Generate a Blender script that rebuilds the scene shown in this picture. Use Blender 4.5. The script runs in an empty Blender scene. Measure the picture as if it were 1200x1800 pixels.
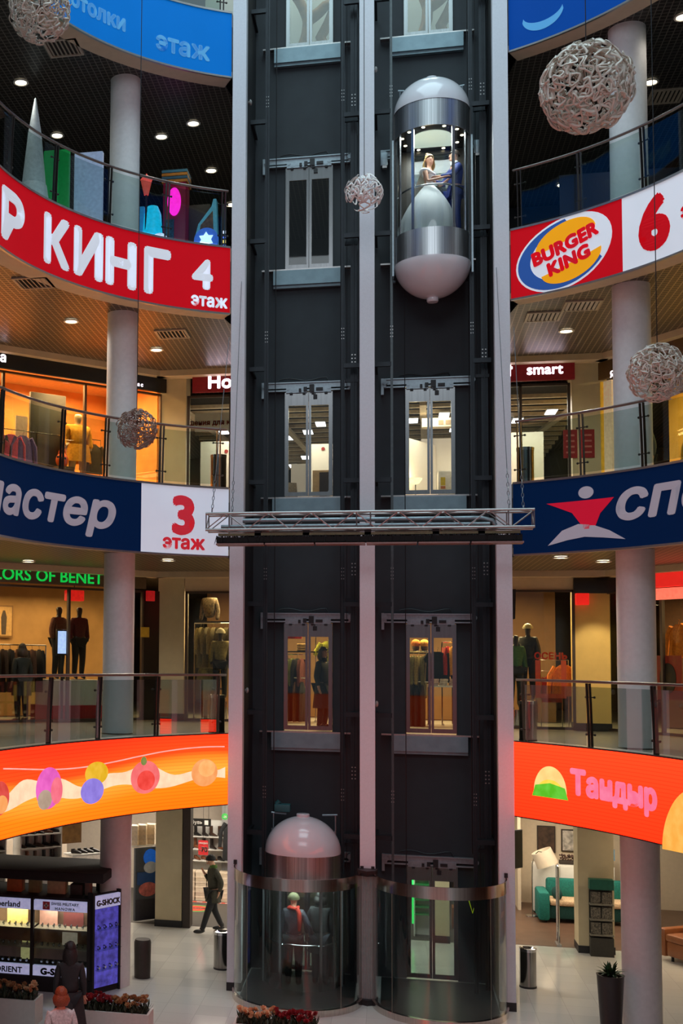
import bpy, bmesh, math, random
from mathutils import Vector, Matrix
PI = math.pi
rnd = random.Random(7)
S = bpy.context.scene
C = S.collection

# ---------------------------------------------------------------- camera, world, daylight, exposure
F_PX, CX, CY = 2145.4, 200.2, 1009.3          # focal length and principal point on the 1200 x 1800 frame
cam_data = bpy.data.cameras.new('camera')
cam = bpy.data.objects.new('camera', cam_data)
C.objects.link(cam)
yaw, pitch, roll = 0.22436, 0.06815, 0.01318
r_ = Vector((math.cos(yaw), math.sin(yaw), 0)); f0 = Vector((-math.sin(yaw), math.cos(yaw), 0)); u0 = Vector((0, 0, 1))
fw = f0*math.cos(pitch) + u0*math.sin(pitch); up = u0*math.cos(pitch) - f0*math.sin(pitch)
rr = r_*math.cos(roll) + up*math.sin(roll); uu = up*math.cos(roll) - r_*math.sin(roll)
cam.matrix_world = Matrix(((rr.x, uu.x, -fw.x, 0.46447), (rr.y, uu.y, -fw.y, -25.78105), (rr.z, uu.z, -fw.z, 6.37175), (0, 0, 0, 1)))
cam_data.sensor_fit = 'VERTICAL'; cam_data.sensor_height = 36.0; cam_data.sensor_width = 24.0
cam_data.lens = F_PX/1800*36
cam_data.shift_x = (600-CX)/1800; cam_data.shift_y = (CY-900)/1800
cam_data.clip_end = 200
S.camera = cam

w = bpy.data.worlds.new('world'); S.world = w; w.use_nodes = True
bg = w.node_tree.nodes['Background']
bg.inputs[0].default_value = (0.55, 0.68, 0.80, 1); bg.inputs[1].default_value = 0.29

def light(kind, name, loc, energy, col, size=1.0, size_y=None, rot=(0, 0, 0), spot=None, parent=None, blend=.6):
    d = bpy.data.lights.new(name, kind); d.energy = energy; d.color = col
    if kind == 'AREA':
        d.size = size
        if size_y: d.shape = 'RECTANGLE'; d.size_y = size_y
    elif kind in ('POINT', 'SPOT'):
        d.shadow_soft_size = size
    if kind == 'SPOT':
        d.spot_size = spot or 1.6; d.spot_blend = blend
    o = bpy.data.objects.new(name, d); C.objects.link(o); o.location = loc; o.rotation_euler = rot
    if parent: o.parent = parent
    return o
# daylight falling through the glass roof of the atrium
light('AREA', 'skylight', (0, -9, 27.5), 1750, (0.66, 0.91, 1.0), 10, 15)
# unseen fill lamp behind the camera, added to brighten the lift front
light('AREA', 'fill_light', (0, -25, 20.2), 620, (0.86, 0.92, 1.0), 12, 6, rot=(math.radians(58), 0, 0))

S.view_settings.view_transform = 'Standard'; S.view_settings.look = 'None'
S.view_settings.gamma = 1; S.view_settings.use_curve_mapping = False
S.view_settings.exposure = 0.0

# ---------------------------------------------------------------- helpers: materials
def lin(c):
    c = c/255
    return c/12.92 if c <= .04045 else ((c+.055)/1.055)**2.4
def rgb(c):
    return (lin(c[0]), lin(c[1]), lin(c[2]), 1)
MATS = {}
def M(name, col=(128, 128, 128), rough=.5, metal=0, nz=.12, ns=14, bump=0, glow=0, coat=0):
    """a procedural surface: base colour mottled by noise, optional bump, optional glow for lamps and for parts made lighter by it"""
    if name in MATS: return MATS[name]
    m = bpy.data.materials.new(name); m.use_nodes = True; MATS[name] = m
    nt = m.node_tree; b = nt.nodes['Principled BSDF']
    b.inputs['Roughness'].default_value = rough; b.inputs['Metallic'].default_value = metal
    if coat: b.inputs['Coat Weight'].default_value = coat; b.inputs['Coat Roughness'].default_value = .08
    tc = nt.nodes.new('ShaderNodeTexCoord'); no = nt.nodes.new('ShaderNodeTexNoise')
    no.inputs['Scale'].default_value = ns; no.inputs['Detail'].default_value = 3
    nt.links.new(tc.outputs['Object'], no.inputs['Vector'])
    rp = nt.nodes.new('ShaderNodeValToRGB')
    c = rgb(col)
    rp.color_ramp.elements[0].position = .3; rp.color_ramp.elements[1].position = .7
    rp.color_ramp.elements[0].color = (c[0]*(1-nz), c[1]*(1-nz), c[2]*(1-nz), 1)
    rp.color_ramp.elements[1].color = (min(1, c[0]*(1+nz)), min(1, c[1]*(1+nz)), min(1, c[2]*(1+nz)), 1)
    nt.links.new(no.outputs['Fac'], rp.inputs[0]); nt.links.new(rp.outputs[0], b.inputs['Base Color'])
    if bump:
        bp = nt.nodes.new('ShaderNodeBump'); bp.inputs['Strength'].default_value = bump; bp.inputs['Distance'].default_value = .02
        nt.links.new(no.outputs['Fac'], bp.inputs['Height']); nt.links.new(bp.outputs[0], b.inputs['Normal'])
    if glow:
        b.inputs['Emission Strength'].default_value = glow
        nt.links.new(rp.outputs[0], b.inputs['Emission Color'])
    return m
def GLASS(name, tint=(235, 242, 240), gloss=.9, rough=.02, ior=1.45):
    """thin clear pane: see-through with a reflecting surface"""
    if name in MATS: return MATS[name]
    m = bpy.data.materials.new(name); m.use_nodes = True; MATS[name] = m
    nt = m.node_tree; nt.nodes.remove(nt.nodes['Principled BSDF']); out = nt.nodes['Material Output']
    t = nt.nodes.new('ShaderNodeBsdfTransparent'); t.inputs[0].default_value = rgb(tint)
    g = nt.nodes.new('ShaderNodeBsdfGlossy'); g.inputs['Color'].default_value = (gloss, gloss, gloss, 1); g.inputs['Roughness'].default_value = rough
    lw = nt.nodes.new('ShaderNodeLayerWeight'); lw.inputs[0].default_value = .5          # facing term, the same from both faces of the pane
    pw = nt.nodes.new('ShaderNodeMath'); pw.operation = 'POWER'; pw.inputs[1].default_value = 5
    fr = nt.nodes.new('ShaderNodeMath'); fr.operation = 'MULTIPLY_ADD'; k = ((ior-1)/(ior+1))**2; fr.inputs[1].default_value = 1-k; fr.inputs[2].default_value = k
    nt.links.new(lw.outputs['Facing'], pw.inputs[0]); nt.links.new(pw.outputs[0], fr.inputs[0])
    mx = nt.nodes.new('ShaderNodeMixShader')
    nt.links.new(fr.outputs[0], mx.inputs[0]); nt.links.new(t.outputs[0], mx.inputs[1]); nt.links.new(g.outputs[0], mx.inputs[2])
    nt.links.new(mx.outputs[0], out.inputs[0])
    return m
def GRIDMAT(name, field, line, step, width, rough=.5, metal=0.0):
    """square open-cell grid / tile joints drawn in the surface"""
    if name in MATS: return MATS[name]
    m = bpy.data.materials.new(name); m.use_nodes = True; MATS[name] = m
    nt = m.node_tree; b = nt.nodes['Principled BSDF']
    b.inputs['Roughness'].default_value = rough; b.inputs['Metallic'].default_value = metal
    tc = nt.nodes.new('ShaderNodeTexCoord'); br = nt.nodes.new('ShaderNodeTexBrick')
    br.offset = 0; br.inputs['Scale'].default_value = 1; br.inputs['Brick Width'].default_value = step; br.inputs['Row Height'].default_value = step
    br.inputs['Mortar Size'].default_value = width; br.inputs['Mortar Smooth'].default_value = .1; br.inputs['Bias'].default_value = 0
    br.inputs['Color1'].default_value = rgb(field); br.inputs['Color2'].default_value = rgb([x*.94 for x in field]); br.inputs['Mortar'].default_value = rgb(line)
    nt.links.new(tc.outputs['Object'], br.inputs['Vector']); nt.links.new(br.outputs['Color'], b.inputs['Base Color'])
    return m
def BRUSHED(name, col=(190, 192, 195), rough=.25, stretch=40, nz=.18):
    """brushed stainless steel, the brush marks running up and down"""
    if name in MATS: return MATS[name]
    m = M(name, col, rough, 1.0, nz, 1)
    nt = m.node_tree
    mp = nt.nodes.new('ShaderNodeMapping'); mp.inputs['Scale'].default_value = (stretch, stretch, .25)
    no = [n for n in nt.nodes if n.type == 'TEX_NOISE'][0]; tc = [n for n in nt.nodes if n.type == 'TEX_COORD'][0]
    nt.links.new(tc.outputs['Object'], mp.inputs['Vector']); nt.links.new(mp.outputs[0], no.inputs['Vector'])
    return m

# ---------------------------------------------------------------- helpers: mesh building
class MB:
    def __init__(s): s.bm = bmesh.new()
    def quad(s, a, b, c, d):
        vs = [s.bm.verts.new(p) for p in (a, b, c, d)]; return s.bm.faces.new(vs)
    def box(s, x0, y0, z0, x1, y1, z1, bev=0):
        if x1 < x0: x0, x1 = x1, x0
        if y1 < y0: y0, y1 = y1, y0
        if z1 < z0: z0, z1 = z1, z0
        v = [s.bm.verts.new(p) for p in ((x0,y0,z0),(x1,y0,z0),(x1,y1,z0),(x0,y1,z0),(x0,y0,z1),(x1,y0,z1),(x1,y1,z1),(x0,y1,z1))]
        fs = [s.bm.faces.new([v[i] for i in q]) for q in ((3,2,1,0),(4,5,6,7),(0,1,5,4),(1,2,6,5),(2,3,7,6),(3,0,4,7))]
        if bev:
            es = list({e for f in fs for e in f.edges})
            bmesh.ops.bevel(s.bm, geom=es, offset=bev, segments=2, affect='EDGES', profile=.5)
        return s
    def bar(s, p0, p1, w, h=None, upv=(0, 0, 1)):
        h = h or w; p0 = Vector(p0); p1 = Vector(p1); d = (p1-p0).normalized(); u = Vector(upv)
        if abs(d.dot(u)) > .98: u = Vector((0, 1, 0))
        a = d.cross(u).normalized(); b = a.cross(d).normalized()
        r = []
        for p in (p0, p1):
            r.append([s.bm.verts.new(p + a*i*w/2 + b*j*h/2) for i, j in ((-1,-1),(1,-1),(1,1),(-1,1))])
        for i in range(4):
            s.bm.faces.new((r[0][i], r[0][(i+1) % 4], r[1][(i+1) % 4], r[1][i]))
        s.bm.faces.new(r[0][::-1]); s.bm.faces.new(r[1]); return s
    def tube(s, pts, r, seg=8, closed=False, caps=True):
        pts = [Vector(p) for p in pts]; n = len(pts); rings = []
        rs = r if isinstance(r, (list, tuple)) else [r]*n
        prev = None
        for i, p in enumerate(pts):
            if closed: d = pts[(i+1) % n]-pts[i-1]
            else: d = pts[min(i+1, n-1)]-pts[max(i-1, 0)]
            d.normalize()
            if prev is None:
                u = Vector((0, 0, 1)) if abs(d.z) < .9 else Vector((1, 0, 0))
                a = d.cross(u).normalized()
            else:
                a = (prev - d*prev.dot(d)).normalized()
            prev = a; b = d.cross(a)
            rings.append([s.bm.verts.new(p + (a*math.cos(t)+b*math.sin(t))*rs[i]) for t in [2*PI*k/seg for k in range(seg)]])
        for i in range(n if closed else n-1):
            A, B = rings[i], rings[(i+1) % n]
            for k in range(seg): s.bm.faces.new((A[k], A[(k+1) % seg], B[(k+1) % seg], B[k]))
        if caps and not closed: s.bm.faces.new(rings[0][::-1]); s.bm.faces.new(rings[-1])
        return s
    def cyl(s, p0, p1, r, r1=None, seg=16): return s.tube([p0, p1], [r, r if r1 is None else r1], seg)
    def lathe(s, prof, c=(0, 0), seg=32, a0=0, a1=2*PI, sx=1, sy=1):
        """prof: (radius, z) pairs turned about the vertical line through c"""
        full = abs(a1-a0-2*PI) < 1e-6; n = seg if full else seg+1; cols = []
        for k in range(n):
            a = a0+(a1-a0)*k/seg
            cols.append([s.bm.verts.new((c[0]+r*math.cos(a)*sx, c[1]+r*math.sin(a)*sy, z)) for r, z in prof])
        for k in range(seg):
            A, B = cols[k], cols[(k+1) % n]
            for i in range(len(prof)-1):
                s.bm.faces.new((A[i], B[i], B[i+1], A[i+1]))
        return s
    def prism(s, poly, z0, z1):
        """plan outline poly raised from z0 to z1"""
        a = [s.bm.verts.new((x, y, z0)) for x, y in poly]; b = [s.bm.verts.new((x, y, z1)) for x, y in poly]; n = len(poly)
        s.bm.faces.new(a[::-1]); s.bm.faces.new(b)
        for i in range(n): s.bm.faces.new((a[i], a[(i+1) % n], b[(i+1) % n], b[i]))
        return s
    def prismY(s, poly, y0, y1):
        """upright outline poly (x, z) given thickness from y0 to y1"""
        a = [s.bm.verts.new((x, y0, z)) for x, z in poly]; b = [s.bm.verts.new((x, y1, z)) for x, z in poly]; n = len(poly)
        s.bm.faces.new(a); s.bm.faces.new(b[::-1])
        for i in range(n): s.bm.faces.new((a[i], b[i], b[(i+1) % n], a[(i+1) % n]))
        return s
    def ball(s, c, r, sx=1, sy=1, sz=1, seg=14, rot=None):
        m = Matrix.Translation(c)
        if rot: m = m @ rot
        bmesh.ops.create_uvsphere(s.bm, u_segments=seg, v_segments=max(6, seg*2//3), radius=r, matrix=m @ Matrix.Diagonal((sx, sy, sz, 1)))
        return s
    def sheet(s, rows, closed=False):
        g = [[s.bm.verts.new(p) for p in row] for row in rows]
        for i in range(len(g)-1):
            m = len(g[i])
            for k in range(m if closed else m-1): s.bm.faces.new((g[i][k], g[i][(k+1) % m], g[i+1][(k+1) % m], g[i+1][k]))
        return s
    def strip3(s, path, z0, z1):
        """closed band: path of ((outer x, y), (inner x, y)) pairs raised from z0 to z1, giving a curved plate with thickness"""
        A = [[s.bm.verts.new((p[0], p[1], z)) for p, z in ((o, z0), (o, z1), (i, z1), (i, z0))] for o, i in path]
        for a, b in zip(A, A[1:]):
            for k in range(4): s.bm.faces.new((a[k], a[(k+1) % 4], b[(k+1) % 4], b[k]))
        s.bm.faces.new(A[0][::-1]); s.bm.faces.new(A[-1]); return s
    def add(s, me, mat4=None):
        n0 = len(s.bm.verts); s.bm.from_mesh(me); s.bm.verts.ensure_lookup_table()
        if mat4 is not None:
            for v in s.bm.verts[n0:]: v.co = mat4 @ v.co
        return s
    def build(s, name, m, parent=None, loc=None, smooth=True, ang=38):
        bmesh.ops.recalc_face_normals(s.bm, faces=s.bm.faces[:])
        me = bpy.data.meshes.new(name); s.bm.to_mesh(me); s.bm.free()
        if smooth:
            me.polygons.foreach_set('use_smooth', [True]*len(me.polygons)); me.set_sharp_from_angle(angle=math.radians(ang))
        return link(name, me, m, parent, loc)
def link(name, me, m, parent=None, loc=None):
    me.materials.clear(); me.materials.append(m)
    o = bpy.data.objects.new(name, me); C.objects.link(o)
    if parent: o.parent = parent
    if loc: o.location = loc
    return o
def thing(name, label, cat, loc=(0, 0, 0), rz=0, group=None):
    o = bpy.data.objects.new(name, None); C.objects.link(o); o.empty_display_size = .1
    o.location = loc; o.rotation_euler = (0, 0, rz); return tag(o, label, cat, group)
def tag(o, label, cat, group=None):
    o['label'] = label; o['category'] = cat
    if group: o['group'] = group
    return o
def struct(o, label=None):
    o['kind'] = 'structure'
    if label: o['label'] = label
    return o
def stuff(o): o['kind'] = 'stuff'; return o
def dup(root, loc, rz=None, label=None, group=None):
    """a copy of a thing with copies of its parts and sub-parts"""
    r = root.copy(); C.objects.link(r); r.location = loc
    if rz is not None: r.rotation_euler = (0, 0, rz)
    if label: r['label'] = label
    if group: r['group'] = group
    for ch in list(root.children):
        c = ch.copy(); C.objects.link(c); c.parent = r
        for g in ch.children:
            d = g.copy(); C.objects.link(d); d.parent = c
    return r
def text_mesh(body, size, bold=0, shear=0, depth=.01, align='CENTER', spacing=1.0):
    """flat lettering; heavier strokes come from slightly shifted copies of the same outlines"""
    cu = bpy.data.curves.new('letters', 'FONT'); cu.body = body; cu.size = size; cu.shear = shear
    cu.extrude = depth/2; cu.align_x = align; cu.align_y = 'BOTTOM_BASELINE'; cu.space_character = spacing+(bold/size)*.9; cu.resolution_u = 4
    o = bpy.data.objects.new('letters', cu); C.objects.link(o)
    bpy.context.view_layer.update()
    me = bpy.data.meshes.new_from_object(o.evaluated_get(bpy.context.evaluated_depsgraph_get()))
    bpy.data.objects.remove(o); bpy.data.curves.remove(cu)
    if bold:
        m = MB()
        for k in range(8):
            a = 2*PI*k/8; m.add(me, Matrix.Translation((bold*math.cos(a), bold*math.sin(a), 0)))
        m.add(me); bpy.data.meshes.remove(me)
        me = bpy.data.meshes.new('letters'); m.bm.to_mesh(me); m.bm.free()
    return me
def text(body, size, m, parent, x, y, z, bold=0, shear=0, depth=.012, align='CENTER', name='lettering', rot=None, sx=1, spacing=1.0):
    """upright lettering that reads from the -y side"""
    me = text_mesh(body, size, bold, shear, depth, align, spacing)
    for v in me.vertices:
        p = Vector((v.co.x*sx, -v.co.z, v.co.y))
        if rot: p = Matrix.Rotation(rot, 3, 'Y') @ p
        v.co = p + Vector((x, y, z))
    return link(name, me, m, parent)

# ---------------------------------------------------------------- plan of the atrium
H = 4.886                                        # storey height
R0, CYA = 6.05, -7.2                             # the round edge of the galleries
A0 = math.asin(2.68/R0)
P_ROUND = [(R0*math.sin(A0+(PI/2-A0)*k/21), CYA+R0*math.cos(A0+(PI/2-A0)*k/21)) for k in range(22)] + [(R0, -9), (R0, -12)]
P_FIRST = [(2.66,-1.7),(3.1,-2.2),(3.45,-2.66),(3.85,-3.22),(4.2,-3.8),(4.5,-4.4),(4.76,-5.0),(5.0,-5.64),(5.2,-6.3),(5.37,-6.95),(5.5,-7.6),(5.63,-8.5),(5.7,-9.5),(5.75,-12)]
def _cum(P):
    L = [0]
    for a, b in zip(P, P[1:]): L.append(L[-1]+math.dist(a, b))
    return L
L_ROUND, L_FIRST = _cum(P_ROUND), _cum(P_FIRST)
def _at(P, L, s):
    if s <= 0:
        k = s/(L[1]); return (P[0][0]+(P[1][0]-P[0][0])*k, P[0][1]+(P[1][1]-P[0][1])*k)
    for i in range(1, len(P)):
        if s <= L[i] or i == len(P)-1:
            k = (s-L[i-1])/(L[i]-L[i-1]); return (P[i-1][0]+(P[i][0]-P[i-1][0])*k, P[i-1][1]+(P[i][1]-P[i-1][1])*k)
def plan(n, side, s, off=0):
    """point on the gallery edge of storey n at arc length s from the lift column; off > 0 steps out into the atrium"""
    P, L = (P_FIRST, L_FIRST) if n == 1 else (P_ROUND, L_ROUND)
    x, y = _at(P, L, s); a = _at(P, L, s-.15); b = _at(P, L, s+.15)
    tx, ty = b[0]-a[0], b[1]-a[1]; l = math.hypot(tx, ty) or 1
    return (side*(x+ty/l*off), y-tx/l*off)
def frange(a, b, step):
    n = max(1, int(round((b-a)/step))); return [a+(b-a)*k/n for k in range(n+1)]
SIDE = {-1: 'left', 1: 'right'}
ORD = {0: 'ground', 1: 'second', 2: 'third', 3: 'fourth', 4: 'fifth'}

# ---------------------------------------------------------------- shared materials
WHITE = M('white_column_paint', (222, 226, 232), .55, 0, .03, 30)
BLACK = M('black_shaft_wall', (42, 49, 54), .7, 0, .10, 3)
BLACKSIDE = M('black_shaft_side', (36, 39, 41), .6, 0, .08, 3)
DARKSTEEL = M('dark_painted_steel', (48, 52, 56), .45, .6, .1, 8)
GREYSTEEL = M('grey_galvanised_steel', (150, 162, 168), .42, .75, .10, 20)
STEEL = BRUSHED('brushed_steel')
CHROME = M('chrome', (205, 207, 210), .14, 1, .02)
ALU = M('bare_aluminium', (176, 174, 172), .35, .9, .06, 20)
CLEAR = GLASS('clear_glass')
BEIGE = M('beige_plaster', (206, 186, 160), .7, 0, .04, 6)
CEILGRID = GRIDMAT('dark_grid_ceiling', (58, 50, 44), (150, 136, 120), .12, .012, .4, .35)
CEILTOP = GRIDMAT('shaded_grid_ceiling', (46, 43, 41), (116, 112, 106), .12, .010, .4, .35)  # same grid in darker tones, the unlit storey's shade put into the colour
LAMPGLOW = M('warm_lamp_glow', (255, 240, 205), .4, 0, .02, 5, glow=9)
WHITEGLOW = M('white_lamp_glow', (245, 240, 255), .4, 0, .02, 5, glow=6)
WHITEPAINT = M('white_panel', (225, 222, 216), .5, 0, .03)

# ================================================================ THE SETTING
# ground floor: glossy pale tiles
fl = MB().box(-14, -30, -.2, 14, 16, 0).build('floor', GRIDMAT('polished_tile', (206, 204, 198), (176, 174, 168), .6, .004, .10), smooth=False)
struct(fl)
# gallery floors, fascia edge and ceilings of every storey
for n in (1, 2, 3, 4):
    z = n*H
    ss = frange(0, 11.2, .4)
    def outline(off):
        left = [plan(n, -1, s, off) for s in ss]; right = [plan(n, 1, s, off) for s in ss]
        return [(-2.66, .12)] + left + [(-14, -12), (-14, 16), (14, 16), (14, -12)] + right[::-1] + [(2.66, .12)]
    m = MB().prism(outline(0), z-.30, z-.02)
    struct(m.build('floor_gallery', M('gallery_floor_tile', (190, 182, 170), .25, 0, .05, 3), smooth=False))
    ceil = MB().prism(outline(-.42), z-1.33, z-1.27)
    struct(ceil.build('ceiling', CEILTOP if n == 4 else CEILGRID, smooth=False))
    for sd in (-1, 1):
        path = [(plan(n, sd, s, .0), plan(n, sd, s, -.46)) for s in ss]
        struct(MB().strip3(path, z-1.36, z-1.24).build('trim_%d' % n, BEIGE))
        path = [(plan(n, sd, s, .0), plan(n, sd, s, -.12)) for s in ss]
        struct(MB().strip3(path, z-1.24, z-.30).build('wall_fascia', M('fascia_board', (120, 116, 112), .7), smooth=False))
# far ends of the hall, out past the shops
struct(MB().box(-14, 16, -.2, 14, 16.3, 24.6).build('wall_back', M('dark_far_wall', (70, 64, 60), .8), smooth=False))
struct(MB().box(-14.3, -30, -.2, -14, 16.3, 24.6).build('wall_left', M('dark_far_wall'), smooth=False))
struct(MB().box(14, -30, -.2, 14.3, 16.3, 24.6).build('wall_right', M('dark_far_wall'), smooth=False))

# the black wall of the lift shafts, with an opening at every landing
DOORX = {-1: -1.243, 1: 1.237}
m = MB()
xs = [-2.62] + [DOORX[-1]-.5, DOORX[-1]+.5, DOORX[1]-.5, DOORX[1]+.5] + [2.62]
for a, b in ((xs[0], xs[1]), (xs[2], xs[3]), (xs[4], xs[5])): m.box(a, 0.02, 0, b, .14, 25)
for n in range(5):
    z0 = n*H+2.26; z1 = (n+1)*H+.0 if n < 4 else 25
    for a, b in ((xs[1], xs[2]), (xs[3], xs[4])): m.box(a, .02, z0, b, .14, z1)
struct(m.build('wall_shaft', BLACK, smooth=False))
for sd in (-1, 1):
    struct(MB().box(sd*2.40, -1.62, 0, sd*2.62, .14, 25).build('wall_shaft_side', BLACKSIDE, smooth=False))
# white columns of the shaft
for x0, x1, lab in ((-2.657, -2.385, 'white square column at the left corner of the lift shafts'), (-.140, .145, 'white square column between the two lift shafts'),
                    (2.385, 2.664, 'white square column at the right corner of the lift shafts')):
    c = struct(MB().box(x0, -1.877, .16, x1, -1.62, 25).build('column', WHITE, smooth=False), lab)
    b = MB().box(x0-.006, -1.883, 0, x1+.006, -1.61, .16).build('plinth', M('black_plinth', (36, 36, 38), .5), c, smooth=False)
# round gallery columns and square pillars at the shop line
for n in range(5):
    for sd, x, y, r in ((-1, -4.85, -2.0, .31), (1, 4.77, -2.15, .33)):
        z0, z1 = n*H, (n+1)*H-1.33
        c = MB().cyl((x, y, z0), (x, y, z1), r, seg=40).build('column', M('grey_white_column', (228, 228, 228), .6, 0, .04, 12))
        struct(c, 'round white column on the %s gallery, %s floor' % (SIDE[sd], ORD[n]))
    if n < 3:
        for sd, x0, x1 in ((-1, -5.06, -4.42), (1, 4.47, 5.22)):
            c = MB().box(x0, 3.3, n*H+.16, x1, 3.94, (n+1)*H-1.33).build('pillar', M('pillar_lit_yellow', (226, 190, 112), .55, 0, .04, 5) if n == 1 and sd > 0 else M('beige_pillar', (205, 190, 155), .55, 0, .04, 5), smooth=False)  # right second-floor pillar has its yellow light put into the beige colour
            struct(c, 'square beige pillar beside the %s shop line, %s floor' % (SIDE[sd], ORD[n]))
            MB().box(x0-.01, 3.29, n*H, x1+.01, 3.95, n*H+.16).build('plinth', M('black_plinth'), c, smooth=False)
light('SPOT', 'pillar_spot', (4.9, 1.9, H+3.0), 90, (1, .84, .5), .08, rot=(math.radians(42), 0, 0), spot=.9)
# cornice strip under the ceilings along the shop line
WL = dict(p=(-5.1, 3.3), a=PI/4); WR = dict(p=(5.22, 3.3), a=-math.radians(56.6))
def wpt(W, x, y):
    c, s = math.cos(W['a']), math.sin(W['a']); return (W['p'][0]+x*c-y*s, W['p'][1]+x*s+y*c)
for n in (0, 1, 2):
    z = (n+1)*H-1.33
    for W, far in ((WL, -9), (WR, 9)):
        path = [(wpt(W, far, -.35), wpt(W, far, 0)), (wpt(W, 0, -.35), wpt(W, 0, 0))]
        if far > 0: path = path[::-1]
        struct(MB().strip3(path, z-.14, z).build('trim_cornice', BEIGE, smooth=False))
    struct(MB().box(-5.1, 2.9, z-.14, 5.2, 3.3, z).build('trim_cornice', BEIGE, smooth=False))

# glass balustrades
RAIL = M('handrail_steel', (150, 140, 134), .3, .9, .05)
POSTM = M('baluster_steel', (86, 80, 78), .4, .8, .05)
PANE = GLASS('balustrade_glass', (228, 236, 234), .9, .01, 1.35)
PANE1 = GLASS('balustrade_glass_bright', (225, 232, 230), .95, .01, 2.2)
POSTS = {(1,-1): [.25, 1.82, 3.43, 4.89, 6.64], (1, 1): [.22, 1.77, 3.37, 5.0, 6.6], (2,-1): [.21, 1.43, 2.7, 3.8, 5.65], (2, 1): [.12, 1.32, 2.54, 3.8, 5.1],
         (3,-1): [.14, 1.36, 2.71, 4.11, 5.5], (3, 1): [.17, 1.35, 2.64, 3.9, 5.2], (4,-1): [.2, 1.5, 2.8], (4, 1): [.2, 1.5, 2.8]}
for (n, sd), ps in POSTS.items():
    z = n*H
    t = thing('glass_balustrade', 'curved glass balustrade with steel handrail on the %s gallery, %s floor' % (SIDE[sd], ORD[n]), 'railing')
    ss = frange(.05, 9.5, .25)
    MB().tube([(*plan(n, sd, s, -.06), z+1.17) for s in ss], .026, 10).build('handrail', RAIL, t)
    for s in ps:
        px, py = plan(n, sd, s, -.10); qx, qy = plan(n, sd, s+.05, -.10)
        po = MB()
        a = math.atan2(qy-py, qx-px)
        tx, ty = math.cos(a), math.sin(a); nx, ny = plan(n, sd, s, .0); ox, oy = nx-px, ny-py
        for k in (-.035, .035):
            for z0, z1, o0, o1 in ((0, .4, 0, .1), (.4, .8, .1, .25), (.8, 1.14, .25, .45)):
                po.bar((px+tx*k+ox*o0, py+ty*k+oy*o0, z+z0), (px+tx*k+ox*o1, py+ty*k+oy*o1, z+z1), .05, .014, (tx, ty, 0))
        for zz in (.25, .9):
            po.bar((px-tx*.1, py-ty*.1, z+zz), (px+tx*.1, py+ty*.1, z+zz), .018)
            for k in (-.1, .1): po.ball((px+tx*k, py+ty*k, z+zz), .022, seg=8)
        po.build('baluster', POSTM, t)
    es = sorted(ps)+[max(ps)+1.3]
    for a, b in zip(es, es[1:]):
        path = [(plan(n, sd, s, -.045), plan(n, sd, s, -.057)) for s in frange(a+.05, b-.05, .25)]
        MB().strip3(path, z+.06, z+1.08).build('glass_pane', PANE1 if n == 1 else PANE, t)

# downlights and air vents in the gallery ceilings
LAMPS = {4: [(-3.8, .21, 'fourth-floor ceiling, upper of two by the left lift column'), (-3.79, 2.88, 'fourth-floor ceiling, lower of two by the left lift column'),
             (-6.93, .23, 'fourth-floor ceiling, between the white cone and the left round column'), (-6.98, -2.39, 'fourth-floor ceiling in the far left upper corner'),
             (-4.62, .75, 'fourth-floor ceiling, just right of the left round column'), (5.62, .11, 'fourth-floor ceiling, behind the right round column'),
             (5.68, -2.47, 'fourth-floor ceiling at the right top corner'), (4.6, 5.4, 'fourth-floor ceiling, low behind the right glass balustrade'), (-3.6, 5.2, 'fourth-floor ceiling, deepest one beside the left lift column')],
         3: [(-6.0, -1.74, 'third-floor ceiling, left of the round column under the red banner'), (-4.7, .86, 'third-floor ceiling above the left red shop sign'), (4.03, .8, 'third-floor ceiling above the right red shop sign')],
         2: [(-4.12, -.62, 'second-floor ceiling under the white floor-number panel'), (-7.21, -.5, 'second-floor ceiling above the green shop letters'), (3.66, -.84, 'second-floor ceiling under the navy banner by the lift column'),
             (4.6, .2, 'second-floor ceiling just left of the right round column')],
         1: [(-4.4, -1.2, 'ground-floor ceiling on the left behind the screen'), (4.3, -1.0, 'ground-floor ceiling on the right behind the screen')]}
for n, l in LAMPS.items():
    z = n*H-1.33
    for x, y, where in l:
        t = thing('ceiling_downlight', 'round white downlight in the '+where, 'ceiling light', (x, y, z), 0, 'gallery downlights')
        MB().lathe([(.10, -.004), (.155, -.012), (.16, -.03), (.125, -.035), (.10, -.004)], seg=28).build('rim', WHITEPAINT, t)
        MB().lathe([(.0, -.022), (.06, -.024), (.118, -.02), (.12, -.006), (0, -.003)], seg=28).build('lamp', LAMPGLOW, t)
        light('SPOT', 'downlight_beam', (0, 0, -.06), 115 if n < 4 else 26, (1, .92, .80), .1, spot=2.6, parent=t)
VENTM = M('vent_enamel', (176, 166, 150), .5)
def vent(x, y, z, label, sx=.34):
    t = thing('air_vent', label, 'air vent', (x, y, z), 0, 'square ceiling vents')
    f = MB()
    for a, b, c, d in ((-sx, -sx, sx, -sx+.05), (-sx, sx-.05, sx, sx), (-sx, -sx+.05, -sx+.05, sx-.05), (sx-.05, -sx+.05, sx, sx-.05)): f.box(a, b, -.03, c, d, 0)
    f.build('frame', VENTM, t)
    g = MB()
    for k in range(7):
        q = -sx+.09+k*(2*sx-.18)/6; g.bar((q, -sx+.05, -.02), (q, sx-.05, -.02), .05, .006, (.5, 0, .86))
    g.build('louvre', VENTM, t)
    MB().box(-sx+.04, -sx+.04, -.004, sx-.04, sx-.04, 0).build('backing', M('vent_dark', (40, 36, 32), .8), t)
vent(-5.75, -3.6, 4*H-1.33, 'square air vent in the fourth-floor ceiling beside the top left ribbon ball')
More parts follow.
